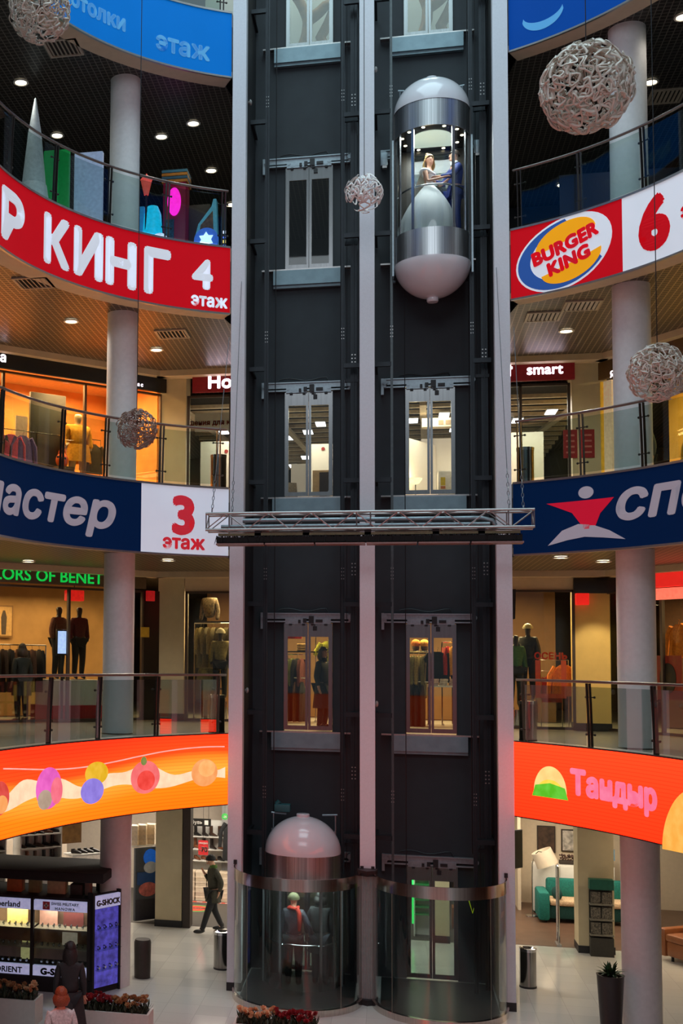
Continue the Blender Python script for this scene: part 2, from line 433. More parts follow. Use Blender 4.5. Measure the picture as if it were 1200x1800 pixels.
vent(6.06, .85, 4*H-1.33, 'square air vent in the fourth-floor ceiling right of the right round column')
vent(-6.02, -4.37, 3*H-1.33, 'square air vent left of the downlight under the red banner')
vent(-4.12, -.37, 3*H-1.33, 'square air vent between the left round column and the left lift column')
vent(3.44, -.39, 3*H-1.33, 'square air vent nearest the right lift column, third-floor ceiling')
vent(4.07, -1.05, 3*H-1.33, 'square air vent behind the one nearest the right lift column')

# ================================================================ THE LIFTS
DOORSTEEL = BRUSHED('door_steel', (128, 130, 130), .26, 30, .12)
APRON = M('apron_sheet_metal', (128, 150, 158), .5, .5, .10, 5)
MECH = M('mechanism_black', (28, 28, 30), .5)
def lift_door(n, sd):
    cx = DOORX[sd]; z = n*H
    where = {-1: 'left', 1: 'right'}[sd]
    t = thing('lift_door', 'steel framed glass lift doors in the %s shaft at the %s-floor landing' % (where, ORD[n]), 'lift door', (cx, 0, z))
    for k in (-1, 1):
        x0, x1 = (-.5, -.004) if k < 0 else (.004, .5)
        gx0, gx1 = (-.42, -.055) if k < 0 else (.055, .42)
        f = MB()
        f.box(x0, -.045, .04, gx0, -.005, 2.25); f.box(gx1, -.045, .04, x1, -.005, 2.25)
        f.box(gx0, -.045, .04, gx1, -.005, .125); f.box(gx0, -.045, 1.97, gx1, -.005, 2.25)
        p = f.build('door_panel', DOORSTEEL, t, smooth=False)
        MB().box(gx0-.01, -.028, .115, gx1+.01, -.020, 1.98).build('glass_pane', CLEAR, p, smooth=False)
        # hanger plate with rollers
        h = MB().box(x0+.03, -.085, 2.235, x1-.03, -.05, 2.36)
        for q in (.08, .42):
            xx = x0+q if k > 0 else x1-q
            h.cyl((xx, -.10, 2.33), (xx, -.05, 2.33), .035, seg=12)
        h.build('hanger_plate', GREYSTEEL, t, smooth=False)
        g = MB()
        for q in (.09, .36):
            xx = x0+q if k > 0 else x1-q
            g.box(xx-.03, -.095, 2.205, xx+.03, -.045, 2.24)
        g.build('door_guide', MECH, t, smooth=False)
    m = MB(); m.box(.10, -.075, 2.10, .18, -.045, 2.19); m.box(-.10, -.12, 2.26, -.03, -.085, 2.35); m.box(.02, -.12, 2.25, .12, -.085, 2.40); m.box(.16, -.12, 2.27, .30, -.085, 2.33)
    m.bar((.14, -.06, 2.19), (.14, -.06, 2.28), .015); m.box(-.2, -.12, 2.25, -.15, -.085, 2.32)
    m.build('lock_mechanism', MECH, t, smooth=False)
    b = MB(); b.box(-.92, -.06, 2.34, .86, .0, 2.46); b.box(-.92, -.10, 2.44, .86, .0, 2.465); b.box(-.92, -.09, 2.27, .86, -.0, 2.30)
    b.build('header_rail', GREYSTEEL, t, smooth=False)
    e = MB(); e.box(-.985, -.09, 2.13, -.93, 0, 2.47); e.box(-.93, -.11, 2.28, -.88, 0, 2.46); e.cyl((-.905, -.13, 2.38), (-.905, -.10, 2.38), .05)
    e.box(.83, -.10, 2.30, .88, 0, 2.46); e.cyl((.855, -.13, 2.38), (.855, -.10, 2.38), .05)
    e.build('end_bracket', GREYSTEEL, t)
    if n < 4:
        MB().tube([(-.62+.11*k, -.03, 2.53+.03*math.sin(k*.9)) for k in range(10)]+[(.42, -.05, 2.46)], .012, 6).build('cable', MECH, t)
    s = MB(); s.box(-.99, -.14, -.02, .93, .0, .012); s.build('sill', ALU, t, smooth=False)
    if n:
        a = MB(); a.box(-.745, -.155, -.33, .71, .0, -.02); a.box(-.745, -.10, -.39, .71, 0, -.33)
        a.build('apron', APRON, t, smooth=False)
    return t
for n in range(5):
    for sd in (-1, 1): lift_door(n, sd)

# guide rails, counterweight rails and their brackets
RAILS = [(-2.05, -.9, 'dark guide rail on the far left of the left lift shaft', DARKSTEEL, .045), (-.50, -.9, 'dark guide rail right of the left lift car', DARKSTEEL, .035),
         (.47, -.9, 'grey steel guide rail left of the right lift car', M('rail_grey', (92, 98, 100), .45, .6), .025), (2.03, -.9, 'dark guide rail right of the right lift car', DARKSTEEL, .04)]
for x, y, lab, mt, hw in RAILS:
    t = thing('guide_rail', lab, 'guide rail', (x, y, 0))
    r = MB(); r.box(-hw, -.012, 0, hw, .012, 25); r.box(-.008, -.07, 0, .008, -.012, 25); r.build('rail', mt, t, smooth=False)
    tgt = {-2.05: -.36, -.5: .36, .47: -.34, 2.03: .36}[x]
    for z in (2.9, 5.3, 7.5, 10.0, 12.35, 15.05, 17.6, 20.0, 22.4):
        f = MB().box(0, -.02, z-.045, tgt, .05, z+.045).box(0, .02, z+.03, tgt, .12, z+.05); f.bar((tgt*.9, .0, z+.02), (tgt*.9, .88, z+.02), .05)
        f.build('bracket', DARKSTEEL, t, smooth=False)
    p = MB()
    for z in (3.6, 8.0, 12.9, 17.9, 21.5):
        for i in range(2):
            for k in range(4): p.box(-.028+i*.04, -.016, z+k*.07, -.012+i*.04, -.012, z+k*.07+.018)
    p.build('fishplate_bolt', ALU, t, smooth=False)
for x, y, lab in ((-.29, -.62, 'dark steel counterweight rail between the left lift car and the middle column'), (2.28, -.62, 'dark steel counterweight rail beside the right lift column')):
    t = thing('counterweight_rail', lab, 'guide rail', (x, y, 0))
    r = MB(); r.box(-.065, -.015, 0, .065, .015, 25); r.box(-.01, -.06, 0, .01, 0, 25); r.build('rail', DARKSTEEL, t, smooth=False)
    p = MB()
    for z in (4.0, 8.1, 12.4, 17.9, 22.0):
        for i in range(2):
            for k in range(4): p.box(-.045+i*.06, -.02, z+k*.075, -.02+i*.06, -.015, z+k*.075+.022)
    p.build('fishplate_bolt', ALU, t, smooth=False)
    for z in (2.7, 7.6, 12.1, 14.98, 17.6, 21.0): MB().box(-.18, -.03, z-.035, .09, .03, z+.035).build('bracket', DARKSTEEL, t, smooth=False)
    w_ = MB().tube([(-.14, .05, .2), (-.14, .05, 24.9)], .007, 6); w_.tube([(.11, .05, .2), (.11, .05, 24.9)], .006, 6)
    w_.build('wire', MECH, t)
for x, y, z0, z1, lab in ((.73, -.45, .3, 14.3, 'thin black travelling cable hanging below the right lift car'), (-1.9, -.5, 2.6, 25, 'thin black governor rope left in the left shaft'), (-.56, -.42, 2.6, 25, 'thin black hoisting rope beside the right rail of the left shaft'),
                          (2.0, -.4, 2.6, 25, 'thin black governor rope beside the right rail of the right shaft')):
    tag(MB().tube([(x, y, z0), (x, y, z1)], .010, 6).build('rope', MECH), lab, 'rope')
for x, z, lab in ((-2.36, 17.85, 'round grey shaft lamp high on the left side wall'), (-2.36, 5.75, 'round grey shaft lamp low on the left side wall'), (.175, 18.1, 'round grey shaft lamp on the middle column, upper one'), (.175, 5.55, 'round grey shaft lamp on the middle column, lower one')):
    o = MB().ball((0, 0, 0), .055, .6, 1, 1.1).cyl((-.055, 0, 0), (-.02, 0, 0), .03); tag(o.build('shaft_lamp', M('shaft_lamp_shade', (150, 150, 146), .4), loc=(x, -1.72 if x > 0 else -1.3, z)), lab, 'lamp')
def wall_box(x, y, z, lab):
    t = thing('switch_box', lab, 'switch box', (x, y, z))
    MB().box(-.07, 0, -.14, .07, .10, .14, .008).build('case', GREYSTEEL, t)
    MB().box(-.04, -.02, -.20, .05, .08, -.15).build('clip', ALU, t)
wall_box(.33, -.3, 16.85, 'small grey box on the shaft wall left of the bridal lift car'); wall_box(2.2, -.35, 16.95, 'small grey box on the shaft wall right of the bridal lift car')

# ---- the cars
DOME = M('glossy_white_dome', (226, 224, 228), .18, 0, .02, 3, coat=.5)
BAND = BRUSHED('brushed_band', (205, 207, 208), .36, 70, .30)
CARIN = M('car_interior_dark', (52, 50, 50), .35, .4)
CARGLASS = GLASS('car_glass', (226, 230, 230), .9, .01, 1.45)
R = .735; CYC = -1.0
def arc(r, a0, a1, n=24): return [(r*math.sin(math.radians(a0+(a1-a0)*k/n)), -r*math.cos(math.radians(a0+(a1-a0)*k/n))) for k in range(n+1)]
def lift_car(cx, z, label, roofbox):
    t = thing('lift_car', label, 'lift car', (cx, CYC, z))
    def shell(name, m, z0, z1, r, th, a=90, parent=t):
        o, i = arc(r, -a, a, 36), arc(r-th, -a, a, 36)
        return MB().strip3(list(zip(o, i)), z0, z1).build(name, m, parent)
    shell('upper_band', BAND, 2.04, 2.58, R, .02, 84); shell('lower_band', BAND, -.56, 0, R, .02, 84)
    for s in (-1, 1):
        MB().box(s*(R+.02), -.06, -.62, s*(R-.10), .62, 0).box(s*(R+.02), -.06, 2.04, s*(R-.10), .62, 2.60).box(s*(R+.005), -.08, 0, s*(R-.05), -.02, 2.04).box(s*(R+.005), .55, 0, s*(R-.05), .62, 2.04).build('side_frame', CARIN, t, smooth=False)
        MB().box(s*(R+.015), -.10, -.75, s*(R+.05), -.055, 2.05).build('edge_trim', GREYSTEEL, t, smooth=False)
    shell('glass_wall', CARGLASS, 0, 2.04, R-.012, .012, 88)
    for s in (-1, 1):
        MB().box(s*(R-.035), -.02, 0, s*(R-.025), .55, 2.04).build('side_glass', CARGLASS, t, smooth=False)
    for a, wd, mm in ((-32, .055, STEEL), (32, .055, STEEL), (-60, .03, STEEL), (60, .03, STEEL)):
        ra = math.radians(a); c0 = Vector(((R-.01)*math.sin(ra), -(R-.01)*math.cos(ra), 0)); 
        MB().bar(c0, c0+Vector((0, 0, 2.04)), wd, .03, (math.sin(ra), -math.cos(ra), 0)).build('mullion', mm, t, smooth=False)
    # domes
    n = 18
    MB().lathe([((R+.012)*math.cos(PI/2*k/n), 2.575+.70*math.sin(PI/2*k/n)) for k in range(n)]+[(0, 3.275)], seg=56).build('top_dome', DOME, t)
    MB().lathe([(0, 3.25), (.125, 3.25), (.13, 3.27), (.13, 3.31), (.118, 3.325), (0, 3.33)], seg=28).build('top_cap', DOME, t)
    MB().lathe([((R+.012)*math.cos(PI/2*k/n), -.555-.66*math.sin(PI/2*k/n)**1.15) for k in range(n)]+[(0, -1.215)], seg=56).build('bottom_dome', DOME, t)
    MB().lathe([(0, -1.18), (.105, -1.18), (.115, -1.22), (.115, -1.275), (.10, -1.295), (0, -1.30)], seg=28).build('bottom_cap', DOME, t)
    # inside
    floor_pl = arc(R-.03, -90, 90, 32)+[(R-.03, .62), (-(R-.03), .62)]
    MB().prism(floor_pl, -.03, .0).build('car_floor', M('car_floor_stone', (120, 118, 96), .3, 0, .2, 20), t, smooth=False)
    MB().prism(floor_pl, 2.075, 2.10).build('car_ceiling', M('car_ceiling_metal', (66, 60, 56), .25, .6), t, smooth=False)
    MB().prism(arc(.40, -90, 90, 24)+[(.40, .42), (-.40, .42)], 2.062, 2.076).build('ceiling_panel', M('milky_light_panel', (226, 240, 222), .5, 0, .02, 3, glow=.95), t, smooth=False)
    for a in (-155, -118, -82, -50, -18, 22, 54, 86, 120, 155):
        ra = math.radians(a); px, py = .585*math.sin(ra), -.585*math.cos(ra)
        s_ = MB().lathe([(0, 2.066), (.02, 2.064), (.032, 2.068), (.036, 2.076), (0, 2.076)], (px, py), 18).build('spotlight', LAMPGLOW, t)
    b = MB().box(-.69, .60, 0, -.40, .64, 2.06).box(.40, .60, 0, .69, .64, 2.06).box(-.4, .60, 1.98, .4, .64, 2.06)
    b.build('rear_wall', M('rear_wall_dark', (70, 66, 62), .3, .7), t, smooth=False)
    MB().box(-.40, .605, .0, -.004, .63, 1.98).build('rear_door', CARGLASS, t, smooth=False)
    MB().box(.004, .605, .0, .40, .63, 1.98).build('rear_door', CARGLASS, t, smooth=False)
    hr = MB().tube([(x, y, .88) for x, y in arc(.64, -88, 88, 32)], .019, 10)
    for a in (-86, -32, 32, 86):
        ra = math.radians(a); hr.cyl((.64*math.sin(ra), -.64*math.cos(ra), .88), (.71*math.sin(ra), -.71*math.cos(ra), .84), .012, seg=8)
    hr.build('handrail', CHROME, t)
    for s in (-1, 1):
        g = MB()
        g.tube([(s*.62, .35, 2.6), (s*.62, .35, 3.28)], .014, 6); g.tube([(s*.36, .38, 3.26), (s*.66, .35, 3.28)], .02, 6); g.tube([(s*.62, .1, 2.6), (s*.62, .1, 3.0)], .014, 6)
        g.build('roof_rail', GREYSTEEL, t)
    MB().box(-.72, .05, -.72, .72, .62, -.6).box(-.6, .1, 2.6, .6, .62, 2.75).build('car_sling', DARKSTEEL, t, smooth=False)
    if roofbox:
        MB().box(-.60, .30, 3.30, -.28, .55, 3.45, .02).cyl((-.56, .42, 3.44), (-.50, .42, 3.50), .05).build('roof_machine', M('teal_machine', (40, 92, 96), .5), t)
    light('AREA', 'car_light', (0, -.22, 2.05), 46, (.94, 1, .98), .9, .7, parent=t)
    return t
lift_car(-1.27, 0, 'round glass lift car at ground level behind the curved glass screen', True)
lift_car(1.27, 14.84, 'round glass lift car high in the right shaft carrying a bridal couple', False)

# ---- curved glass screens at ground level and the fluted pilaster between them
RING = BRUSHED('ring_steel', (206, 196, 188), .16, 60, .15)
SCREEN = GLASS('screen_glass', (222, 230, 228), .95, .01, 1.5)
def screen(sd):
    # bulging plan from the outer column to the pilaster, in local coordinates about the middle of the shaft
    W, D = 1.20, 1.36
    def pl(off):
        return [((W+off)*math.sin(math.radians(a)), -1.92-(D+off)*math.cos(math.radians(a))**.92 if abs(a) < 89.9 else -1.92) for a in [-90+180*k/40 for k in range(41)]]
    t = thing('curved_glass_screen', 'curved glass screen with a steel top band around the foot of the %s lift shaft' % SIDE[sd], 'glass screen', (sd*1.30, 0, 0))
    MB().strip3(list(zip(pl(.012), pl(-.012))), 2.20, 2.42).build('top_band', RING, t)
    MB().strip3(list(zip(pl(.03), pl(-.05))), 0, .115).build('bottom_ring', RING, t)
    q = list(zip(pl(.005), pl(-.005)))
    for i0, i1 in ((0, 10), (10, 20), (20, 30), (30, 40)):
        MB().strip3(q[i0:i1+1], .11, 2.21).build('glass_pane', SCREEN, t)
    for i in (10, 30):
        x, y = pl(0)[i]; MB().cyl((x, y, .115), (x, y, 2.2), .007, seg=6).build('glass_joint', M('joint_seal', (120, 124, 110), .4), t)
    for i in (0, 40):
        x, y = pl(0)[i]; MB().box(x-.03, y-.03, 2.42, x+.03, y+.03, 2.50).build('end_bracket', MECH, t, smooth=False)
    MB().prism([(max(-1.06, min(1.06, x)), y) for x, y in pl(-.06)]+[(1.06, -.16), (-1.06, -.16)], .004, .03).build('pit_floor', M('pit_floor_dark', (34, 34, 36), .35), t, smooth=False)
screen(-1); screen(1)
t = thing('fluted_pilaster', 'fluted grey metal pilaster where the two curved glass screens meet', 'pilaster', (0, -2.0, 0))
poly = []
for k in range(33):
    x = -.15+.30*k/32; poly.append((x, -.10-.018*abs(math.sin(k*PI/4))))
MB().prism(poly+[(.15, .1), (-.15, .1)], .10, 2.38).build('shaft', M('pilaster_metal', (196, 194, 192), .35, .55, .05), t, ang=20)
MB().prism([(-.19, .1), (-.15, -.14), (0, -.26), (.15, -.14), (.19, .1)], 2.36, 2.46).build('capital', M('black_plinth'), t, smooth=False)
MB().prism([(-.19, .1), (-.17, -.14), (0, -.24), (.17, -.14), (.19, .1)], 0, .10).build('base', M('black_plinth'), t, smooth=False)

# ---- the lighting truss hung across the shafts
t = thing('lighting_truss', 'long aluminium box truss hanging across the lift shafts above the third-floor banners', 'truss', (0, -2.75, 8.5))
X0, X1 = -2.98, 2.96; YF, YB = -.18, .18; ZT, ZB = .62, .31
for y, z in ((YF, ZT), (YB, ZT), (YF, ZB), (YB, ZB)):
    MB().tube([(X0, y, z), (X1, y, z)], .026, 10).build('chord', ALU, t)
nb = 15
for y in (YF, YB):
    d = MB(); st = (X1-X0)/nb
    for k in range(nb):
        a, b = (ZB, ZT) if k % 2 == 0 else (ZT, ZB); d.tube([(X0+k*st, y, a), (X0+(k+1)*st, y, b)], .011, 6)
    for x in (X0+.01, X0+.45, X1-.45, X1-.01, -.17, .08): d.tube([(x, y, ZB), (x, y, ZT)], .013, 6)
    d.build('lattice', ALU, t)
d = MB(); st = (X1-X0)/nb
for z in (ZT, ZB):
    for k in range(nb):
        a, b = (YF, YB) if k % 2 == 0 else (YB, YF); d.tube([(X0+k*st, a, z), (X0+(k+1)*st, b, z)], .010, 6)
for x in (X0+.01, X1-.01): d.tube([(x, YF, ZB), (x, YB, ZT)], .011, 6); d.tube([(x, YF, ZT), (x, YB, ZT)], .011, 6); d.tube([(x, YF, ZB), (x, YB, ZB)], .011, 6)
d.build('lattice', ALU, t)
MB().tube([(-2.3, .05, .50), (2.05, .05, .50), (2.25, .05, .45), (2.30, .05, .36)], .045, 10).build('pipe', GREYSTEEL, t)
MB().tube([(-2.7, -.06, .38), (2.2, -.06, .38)], .035, 10).build('pipe', GREYSTEEL, t)
for x in (-2.0, -1.1, .03, 1.25, 2.05): MB().box(x-.06, -.10, .12, x+.06, .10, .33).build('pipe_clamp', MECH, t, smooth=False)
MB().box(-2.75, -.10, .20, 2.72, .0, .25).build('bar', M('tarnished_bar', (120, 112, 86), .5, .6), t, smooth=False)
f = MB()
for k in range(640):
    x = -2.78+5.55*rnd.random(); y = -.16+.30*rnd.random(); a = rnd.uniform(-.05, .05)
    f.bar((x, y, .20), (x+a, y+rnd.uniform(-.05, .05), .05+rnd.uniform(-.02, .05)), .012, .006)
f.box(-2.78, -.14, .07, 2.75, .12, .17)
stuff(f.build('brush_fringe', M('black_brush', (22, 21, 20), .9), t, smooth=False))
for k in range(6):
    a = -2.78+k*.93; MB().box(a, -.20, .02, a+.90, .14, .05).build('bottom_tray', M('tray_metal', (148, 118, 112), .45, .3), t, smooth=False)
def chain(x0, y0, z0, x1, y1, z1, lab):
    t = thing('suspension_cable', lab, 'cable', (0, 0, 0))
    a, b = Vector((x0, y0, z0)), Vector((x1, y1, z1)); k = b+(a-b)*min(.9, .75/(a-b).length)
    MB().tube([a, k], .007, 6).build('wire', GREYSTEEL, t)
    c = MB(); n = 9
    for i in range(n):
        p = k+(b-k)*(i+.5)/n; u = Vector((1, 0, 0)) if i % 2 else Vector((0, 1, 0)); dv = (b-k).normalized()
        c.tube([p+dv*.045*math.cos(q)+u*.02*math.sin(q) for q in [2*PI*j/8 for j in range(8)]], .007, 5, closed=True)
    c.build('chain', GREYSTEEL, t)
    MB().tube([b, b+Vector((0, 0, .06)), b+Vector((.02, 0, .09))], .012, 6).build('hook', GREYSTEEL, t)
chain(-2.68, -2.0, 12.75, -2.86, -2.93, 9.14, 'wire and chain at the left end of the truss, outer one')
chain(-2.45, -1.9, 13.9, -2.52, -2.6, 9.14, 'wire and chain at the left end of the truss, inner one by the column')
chain(2.72, -2.0, 12.7, 2.80, -2.6, 9.14, 'wire and chain at the right end of the truss, outer one')
chain(2.42, -1.9, 13.9, 2.52, -2.93, 9.14, 'wire and chain at the right end of the truss, inner one by the column')

# ================================================================ BANNERS AND SCREENS ON THE GALLERY EDGES
def SIGN(name, col, glow=.42):            # back-lit sign face
    m = M('sign_'+name, col, .6, 0, .02, 2, glow=glow)
    m.node_tree.nodes['Principled BSDF'].inputs['Specular IOR Level'].default_value = .1; return m
def band_panel(n, sd, s0, s1, z0, z1, off, th, m, parent, name='panel'):
    ss = frange(s0, s1, .12)
    path = [(plan(n, sd, s, off+th), plan(n, sd, s, off)) for s in ss]
    return MB().strip3(path, n*H+z0, n*H+z1).build(name, m, parent)
def bend(me, n, sd, s, z, off, th=None):
    """lay flat artwork (x right, y up, z out) on the curved gallery edge with its origin at arc length s"""
    for v in me.vertices:
        u = s + sd*v.co.x; x, y = plan(n, sd, u, off+v.co.z); v.co = (x, y, n*H+z+v.co.y)
    return me
def band_text(body, size, n, sd, s, z, off, m, parent, bold=.02, shear=0, sx=1, align='CENTER', name='lettering', slope=0):
    me = text_mesh(body, size, bold, shear, .012, align)
    bm = bmesh.new(); bm.from_mesh(me); bm.to_mesh(me); bm.free()
    for v in me.vertices: v.co.x *= sx; v.co.y += slope*v.co.x
    return link(name, bend(me, n, sd, s, z, off), m, parent)
def art(polys, n, sd, s, z, off, m, parent, name, depth=.006, sub=10):
    """flat coloured shapes (outlines in x, y) bent onto the band"""
    bm = bmesh.new()
    for poly in polys:
        pts = []
        for (x0, y0), (x1, y1) in zip(poly, poly[1:]+poly[:1]):
            k = max(1, int(math.hypot(x1-x0, y1-y0)/.12))
            pts += [(x0+(x1-x0)*i/k, y0+(y1-y0)*i/k) for i in range(k)]
        a = [bm.verts.new((x, y, 0)) for x, y in pts]; b = [bm.verts.new((x, y, depth)) for x, y in pts]; N = len(pts)
        top = bm.faces.new(b); bm.faces.new(a[::-1])
        for i in range(N): bm.faces.new((a[i], a[(i+1) % N], b[(i+1) % N], b[i]))
    bm.normal_update()
    bmesh.ops.triangulate(bm, faces=[f for f in bm.faces if len(f.verts) > 4], ngon_method='EAR_CLIP')
    xs_all = [v.co.x for v in bm.verts]; k0, k1 = math.floor(min(xs_all)/.12), math.ceil(max(xs_all)/.12)
    for k in range(k0, k1+1):                     # cut into narrow strips so that the artwork follows the curve
        bmesh.ops.bisect_plane(bm, geom=bm.verts[:]+bm.edges[:]+bm.faces[:], plane_co=(k*.12, 0, 0), plane_no=(1, 0, 0))
    bmesh.ops.recalc_face_normals(bm, faces=bm.faces[:])
    me = bpy.data.meshes.new(name); bm.to_mesh(me); bm.free()
    return link(name, bend(me, n, sd, s, z, off), m, parent)
def ell(cx, cy, rx, ry, a0=0, a1=360, n=40):
    return [(cx+rx*math.cos(math.radians(a0+(a1-a0)*k/n)), cy+ry*math.sin(math.radians(a0+(a1-a0)*k/n))) for k in range(n+(0 if a1-a0 == 360 else 1))]
def rot2(poly, a):
    c, s = math.cos(a), math.sin(a); return [(x*c-y*s, x*s+y*c) for x, y in poly]
FA = .02      # face of a banner, clear of the gallery edge
def banner(n, sd, label, panels):
    t = thing('shop_banner', label, 'banner', (0, 0, 0))
    band_panel(n, sd, .03, 10.5, -1.40, -1.365, .0, .05, ALU, t, 'frame_rail'); band_panel(n, sd, .03, 10.5, -.04, -.0, .0, .05, ALU, t, 'frame_rail')
    for s0, s1, m in panels: band_panel(n, sd, s0, s1, -1.365, -.04, FA-.015, .025, m, t)
    return t
OUT = FA+.012
RED, REDW = SIGN('red', (196, 10, 26)), SIGN('white', (212, 218, 228), .46)
# fifth floor: blue banners
t = banner(4, -1, 'bright blue curved banner at the top left above the fourth-floor gallery', [(.03, 10.5, SIGN('sky_blue', (0, 104, 186)))])
PALE = SIGN('pale_blue', (86, 156, 206), .36)
band_text('этаж', .50, 4, -1, 1.12, -1.10, OUT, PALE, t, .02)
band_text('потолки', .42, 4, -1, 3.3, -.98, OUT, PALE, t, .02)
t = banner(4, 1, 'deep blue curved banner at the top right above the fourth-floor gallery', [(.03, 10.5, SIGN('deep_blue', (0, 62, 142)))])
cres = ell(0, 0, .42, .30, 190, 350, 24)+ell(0, .06, .40, .20, 350, 190, 24)
art([cres], 4, 1, .72, -.86, OUT, PALE, t, 'crescent_mark')
art([ell(0, 0, .30, .10)], 4, 1, .98, -.50, OUT, PALE, t, 'crescent_mark')
# fourth floor: red banners
t = banner(3, -1, 'red curved banner with white Cyrillic letters and the number four, left side', [(.03, 10.5, RED)])
band_text('Р', 1.12, 3, -1, 5.62, -1.14, OUT, REDW, t, .055, sx=1.25)
for ch, s in (('К', 4.22), ('И', 3.32), ('Н', 2.50), ('Г', 1.66)): band_text(ch, 1.14, 3, -1, s, -1.14, OUT, REDW, t, .055, sx=1.0)
band_text('4', .78, 3, -1, .62, -.90, OUT, REDW, t, .04, sx=1.05); band_text('этаж', .34, 3, -1, .48, -1.27, OUT, REDW, t, .014, sx=.95)
t = banner(3, 1, 'red and white curved banner with a round bun logo and a red six, right side', [(.03, 2.27, RED), (2.27, 10.5, REDW)])
LOGO = dict(n=3, sd=1, s=1.10, z=-.70)
def lg(polys, m, name, d): art([rot2(q, math.radians(14)) for q in polys], 3, 1, 1.10, -.70, OUT+d, m, t, name, .004)
LB, LO, LR = SIGN('logo_blue', (44, 84, 156)), SIGN('logo_orange', (246, 166, 24)), SIGN('logo_red', (206, 22, 40))
lg([ell(0, 0, .98, .66)], REDW, 'logo_disc', 0)
cr = ell(0, 0, .94, .62, 80, 315, 40)+ell(.07, .02, .76, .50, 315, 80, 40)
lg([cr], LB, 'logo_crescent', .005)
lg([ell(.08, .20, .62, .36, 0, 180, 24)], LO, 'logo_bun', .009); lg([ell(.08, -.24, .62, .32, 180, 360, 24)], LO, 'logo_bun', .009)
for txt, yy in (('BURGER', .02), ('KING', -.30)):
    me = text_mesh(txt, .34, .022, 0, .004)
    for v in me.vertices:
        x, y = v.co.x*1.02+.04, v.co.y+yy; c, s = math.cos(math.radians(14)), math.sin(math.radians(14)); v.co.x, v.co.y = x*c-y*s, x*s+y*c
    link('lettering', bend(me, 3, 1, 1.10, -.70, OUT+.016), LR, t)
band_text('6', 1.22, 3, 1, 2.95, -1.10, OUT, RED, t, .07, sx=1.05)
band_text('этаж', .34, 3, 1, 3.95, -.82, OUT, RED, t, .012)
# third floor: navy banners
NAVY, NAVYW = SIGN('navy', (0, 28, 66), .35), SIGN('grey_white', (165, 160, 172), .3)
t = banner(2, -1, 'navy curved banner with grey letters beside a white panel with a red three, left side', [(.03, 1.94, SIGN('cool_white', (206, 212, 226), .46)), (1.94, 10.5, NAVY)])
band_text('спортмастер', .88, 2, -1, 2.60, -.96, OUT, NAVYW, t, .03, .22, sx=1.28, align='RIGHT')
RD = SIGN('soft_red', (206, 48, 62), .36)
band_text('3', .98, 2, -1, .99, -.94, OUT, RD, t, .05, sx=1.1); band_text('этаж', .36, 2, -1, .99, -1.26, OUT, RD, t, .014, sx=1.05)
t = banner(2, 1, 'navy curved banner with a red star runner logo and grey letters, right side', [(.03, 10.5, NAVY)])
SR = SIGN('star_red', (200, 24, 52))
art([[(-.72, .16), (.62, .16), (.34, -.10), (.22, -.36), (.02, -.36), (-.22, -.05)]], 2, 1, 1.40, -.62, OUT, SR, t, 'star_mark')
art([ell(.06, .30, .15, .11)], 2, 1, 1.40, -.62, OUT, NAVYW, t, 'star_mark')
art([[(-.70, -.62), (-.42, -.36), (-.10, -.26), (.20, -.30), (.52, -.42), (.84, -.60), (.40, -.54), (.02, -.50), (-.32, -.54)]], 2, 1, 1.40, -.62, OUT, NAVYW, t, 'star_mark')
band_text('спортмастер', .92, 2, 1, 1.98, -.86, OUT, NAVYW, t, .03, .22, sx=1.28, align='LEFT')

# second floor: bright LED screens
def SCREENMAT(name, stops, wave):
    m = bpy.data.materials.new(name); m.use_nodes = True; nt = m.node_tree; nt.nodes.remove(nt.nodes['Principled BSDF'])
    em = nt.nodes.new('ShaderNodeEmission'); nt.links.new(em.outputs[0], nt.nodes['Material Output'].inputs[0])
    uv = nt.nodes.new('ShaderNodeUVMap'); sep = nt.nodes.new('ShaderNodeSeparateXYZ'); nt.links.new(uv.outputs[0], sep.inputs[0])
    sn = nt.nodes.new('ShaderNodeMath'); sn.operation = 'SINE'; a = nt.nodes.new('ShaderNodeMath'); a.operation = 'MULTIPLY_ADD'; a.inputs[1].default_value = wave[0]; a.inputs[2].default_value = wave[1]
    nt.links.new(sep.outputs[0], a.inputs[0]); nt.links.new(a.outputs[0], sn.inputs[0])
    b = nt.nodes.new('ShaderNodeMath'); b.operation = 'MULTIPLY_ADD'; b.inputs[1].default_value = wave[2]
    nt.links.new(sn.outputs[0], b.inputs[0]); nt.links.new(sep.outputs[1], b.inputs[2])
    rp = nt.nodes.new('ShaderNodeValToRGB')
    while len(rp.color_ramp.elements) < len(stops): rp.color_ramp.elements.new(.5)
    for e, (p, c) in zip(rp.color_ramp.elements, stops): e.position = p; k = rgb(c); e.color = (k[0], k[1]/2.9, k[2]/2.9, 1)       # the panel shines brighter than the picture can show
    nt.links.new(b.outputs[0], rp.inputs[0])
    wv = nt.nodes.new('ShaderNodeMath'); wv.operation = 'FRACT'; ws = nt.nodes.new('ShaderNodeMath'); ws.operation = 'MULTIPLY'; ws.inputs[1].default_value = 22
    nt.links.new(sep.outputs[1], ws.inputs[0]); nt.links.new(ws.outputs[0], wv.inputs[0])
    gt = nt.nodes.new('ShaderNodeMath'); gt.operation = 'GREATER_THAN'; gt.inputs[1].default_value = .22; nt.links.new(wv.outputs[0], gt.inputs[0])
    st = nt.nodes.new('ShaderNodeMath'); st.operation = 'MULTIPLY_ADD'; st.inputs[1].default_value = .7; st.inputs[2].default_value = 2.5; nt.links.new(gt.outputs[0], st.inputs[0])
    nt.links.new(rp.outputs[0], em.inputs[0]); nt.links.new(st.outputs[0], em.inputs[1])
    return m
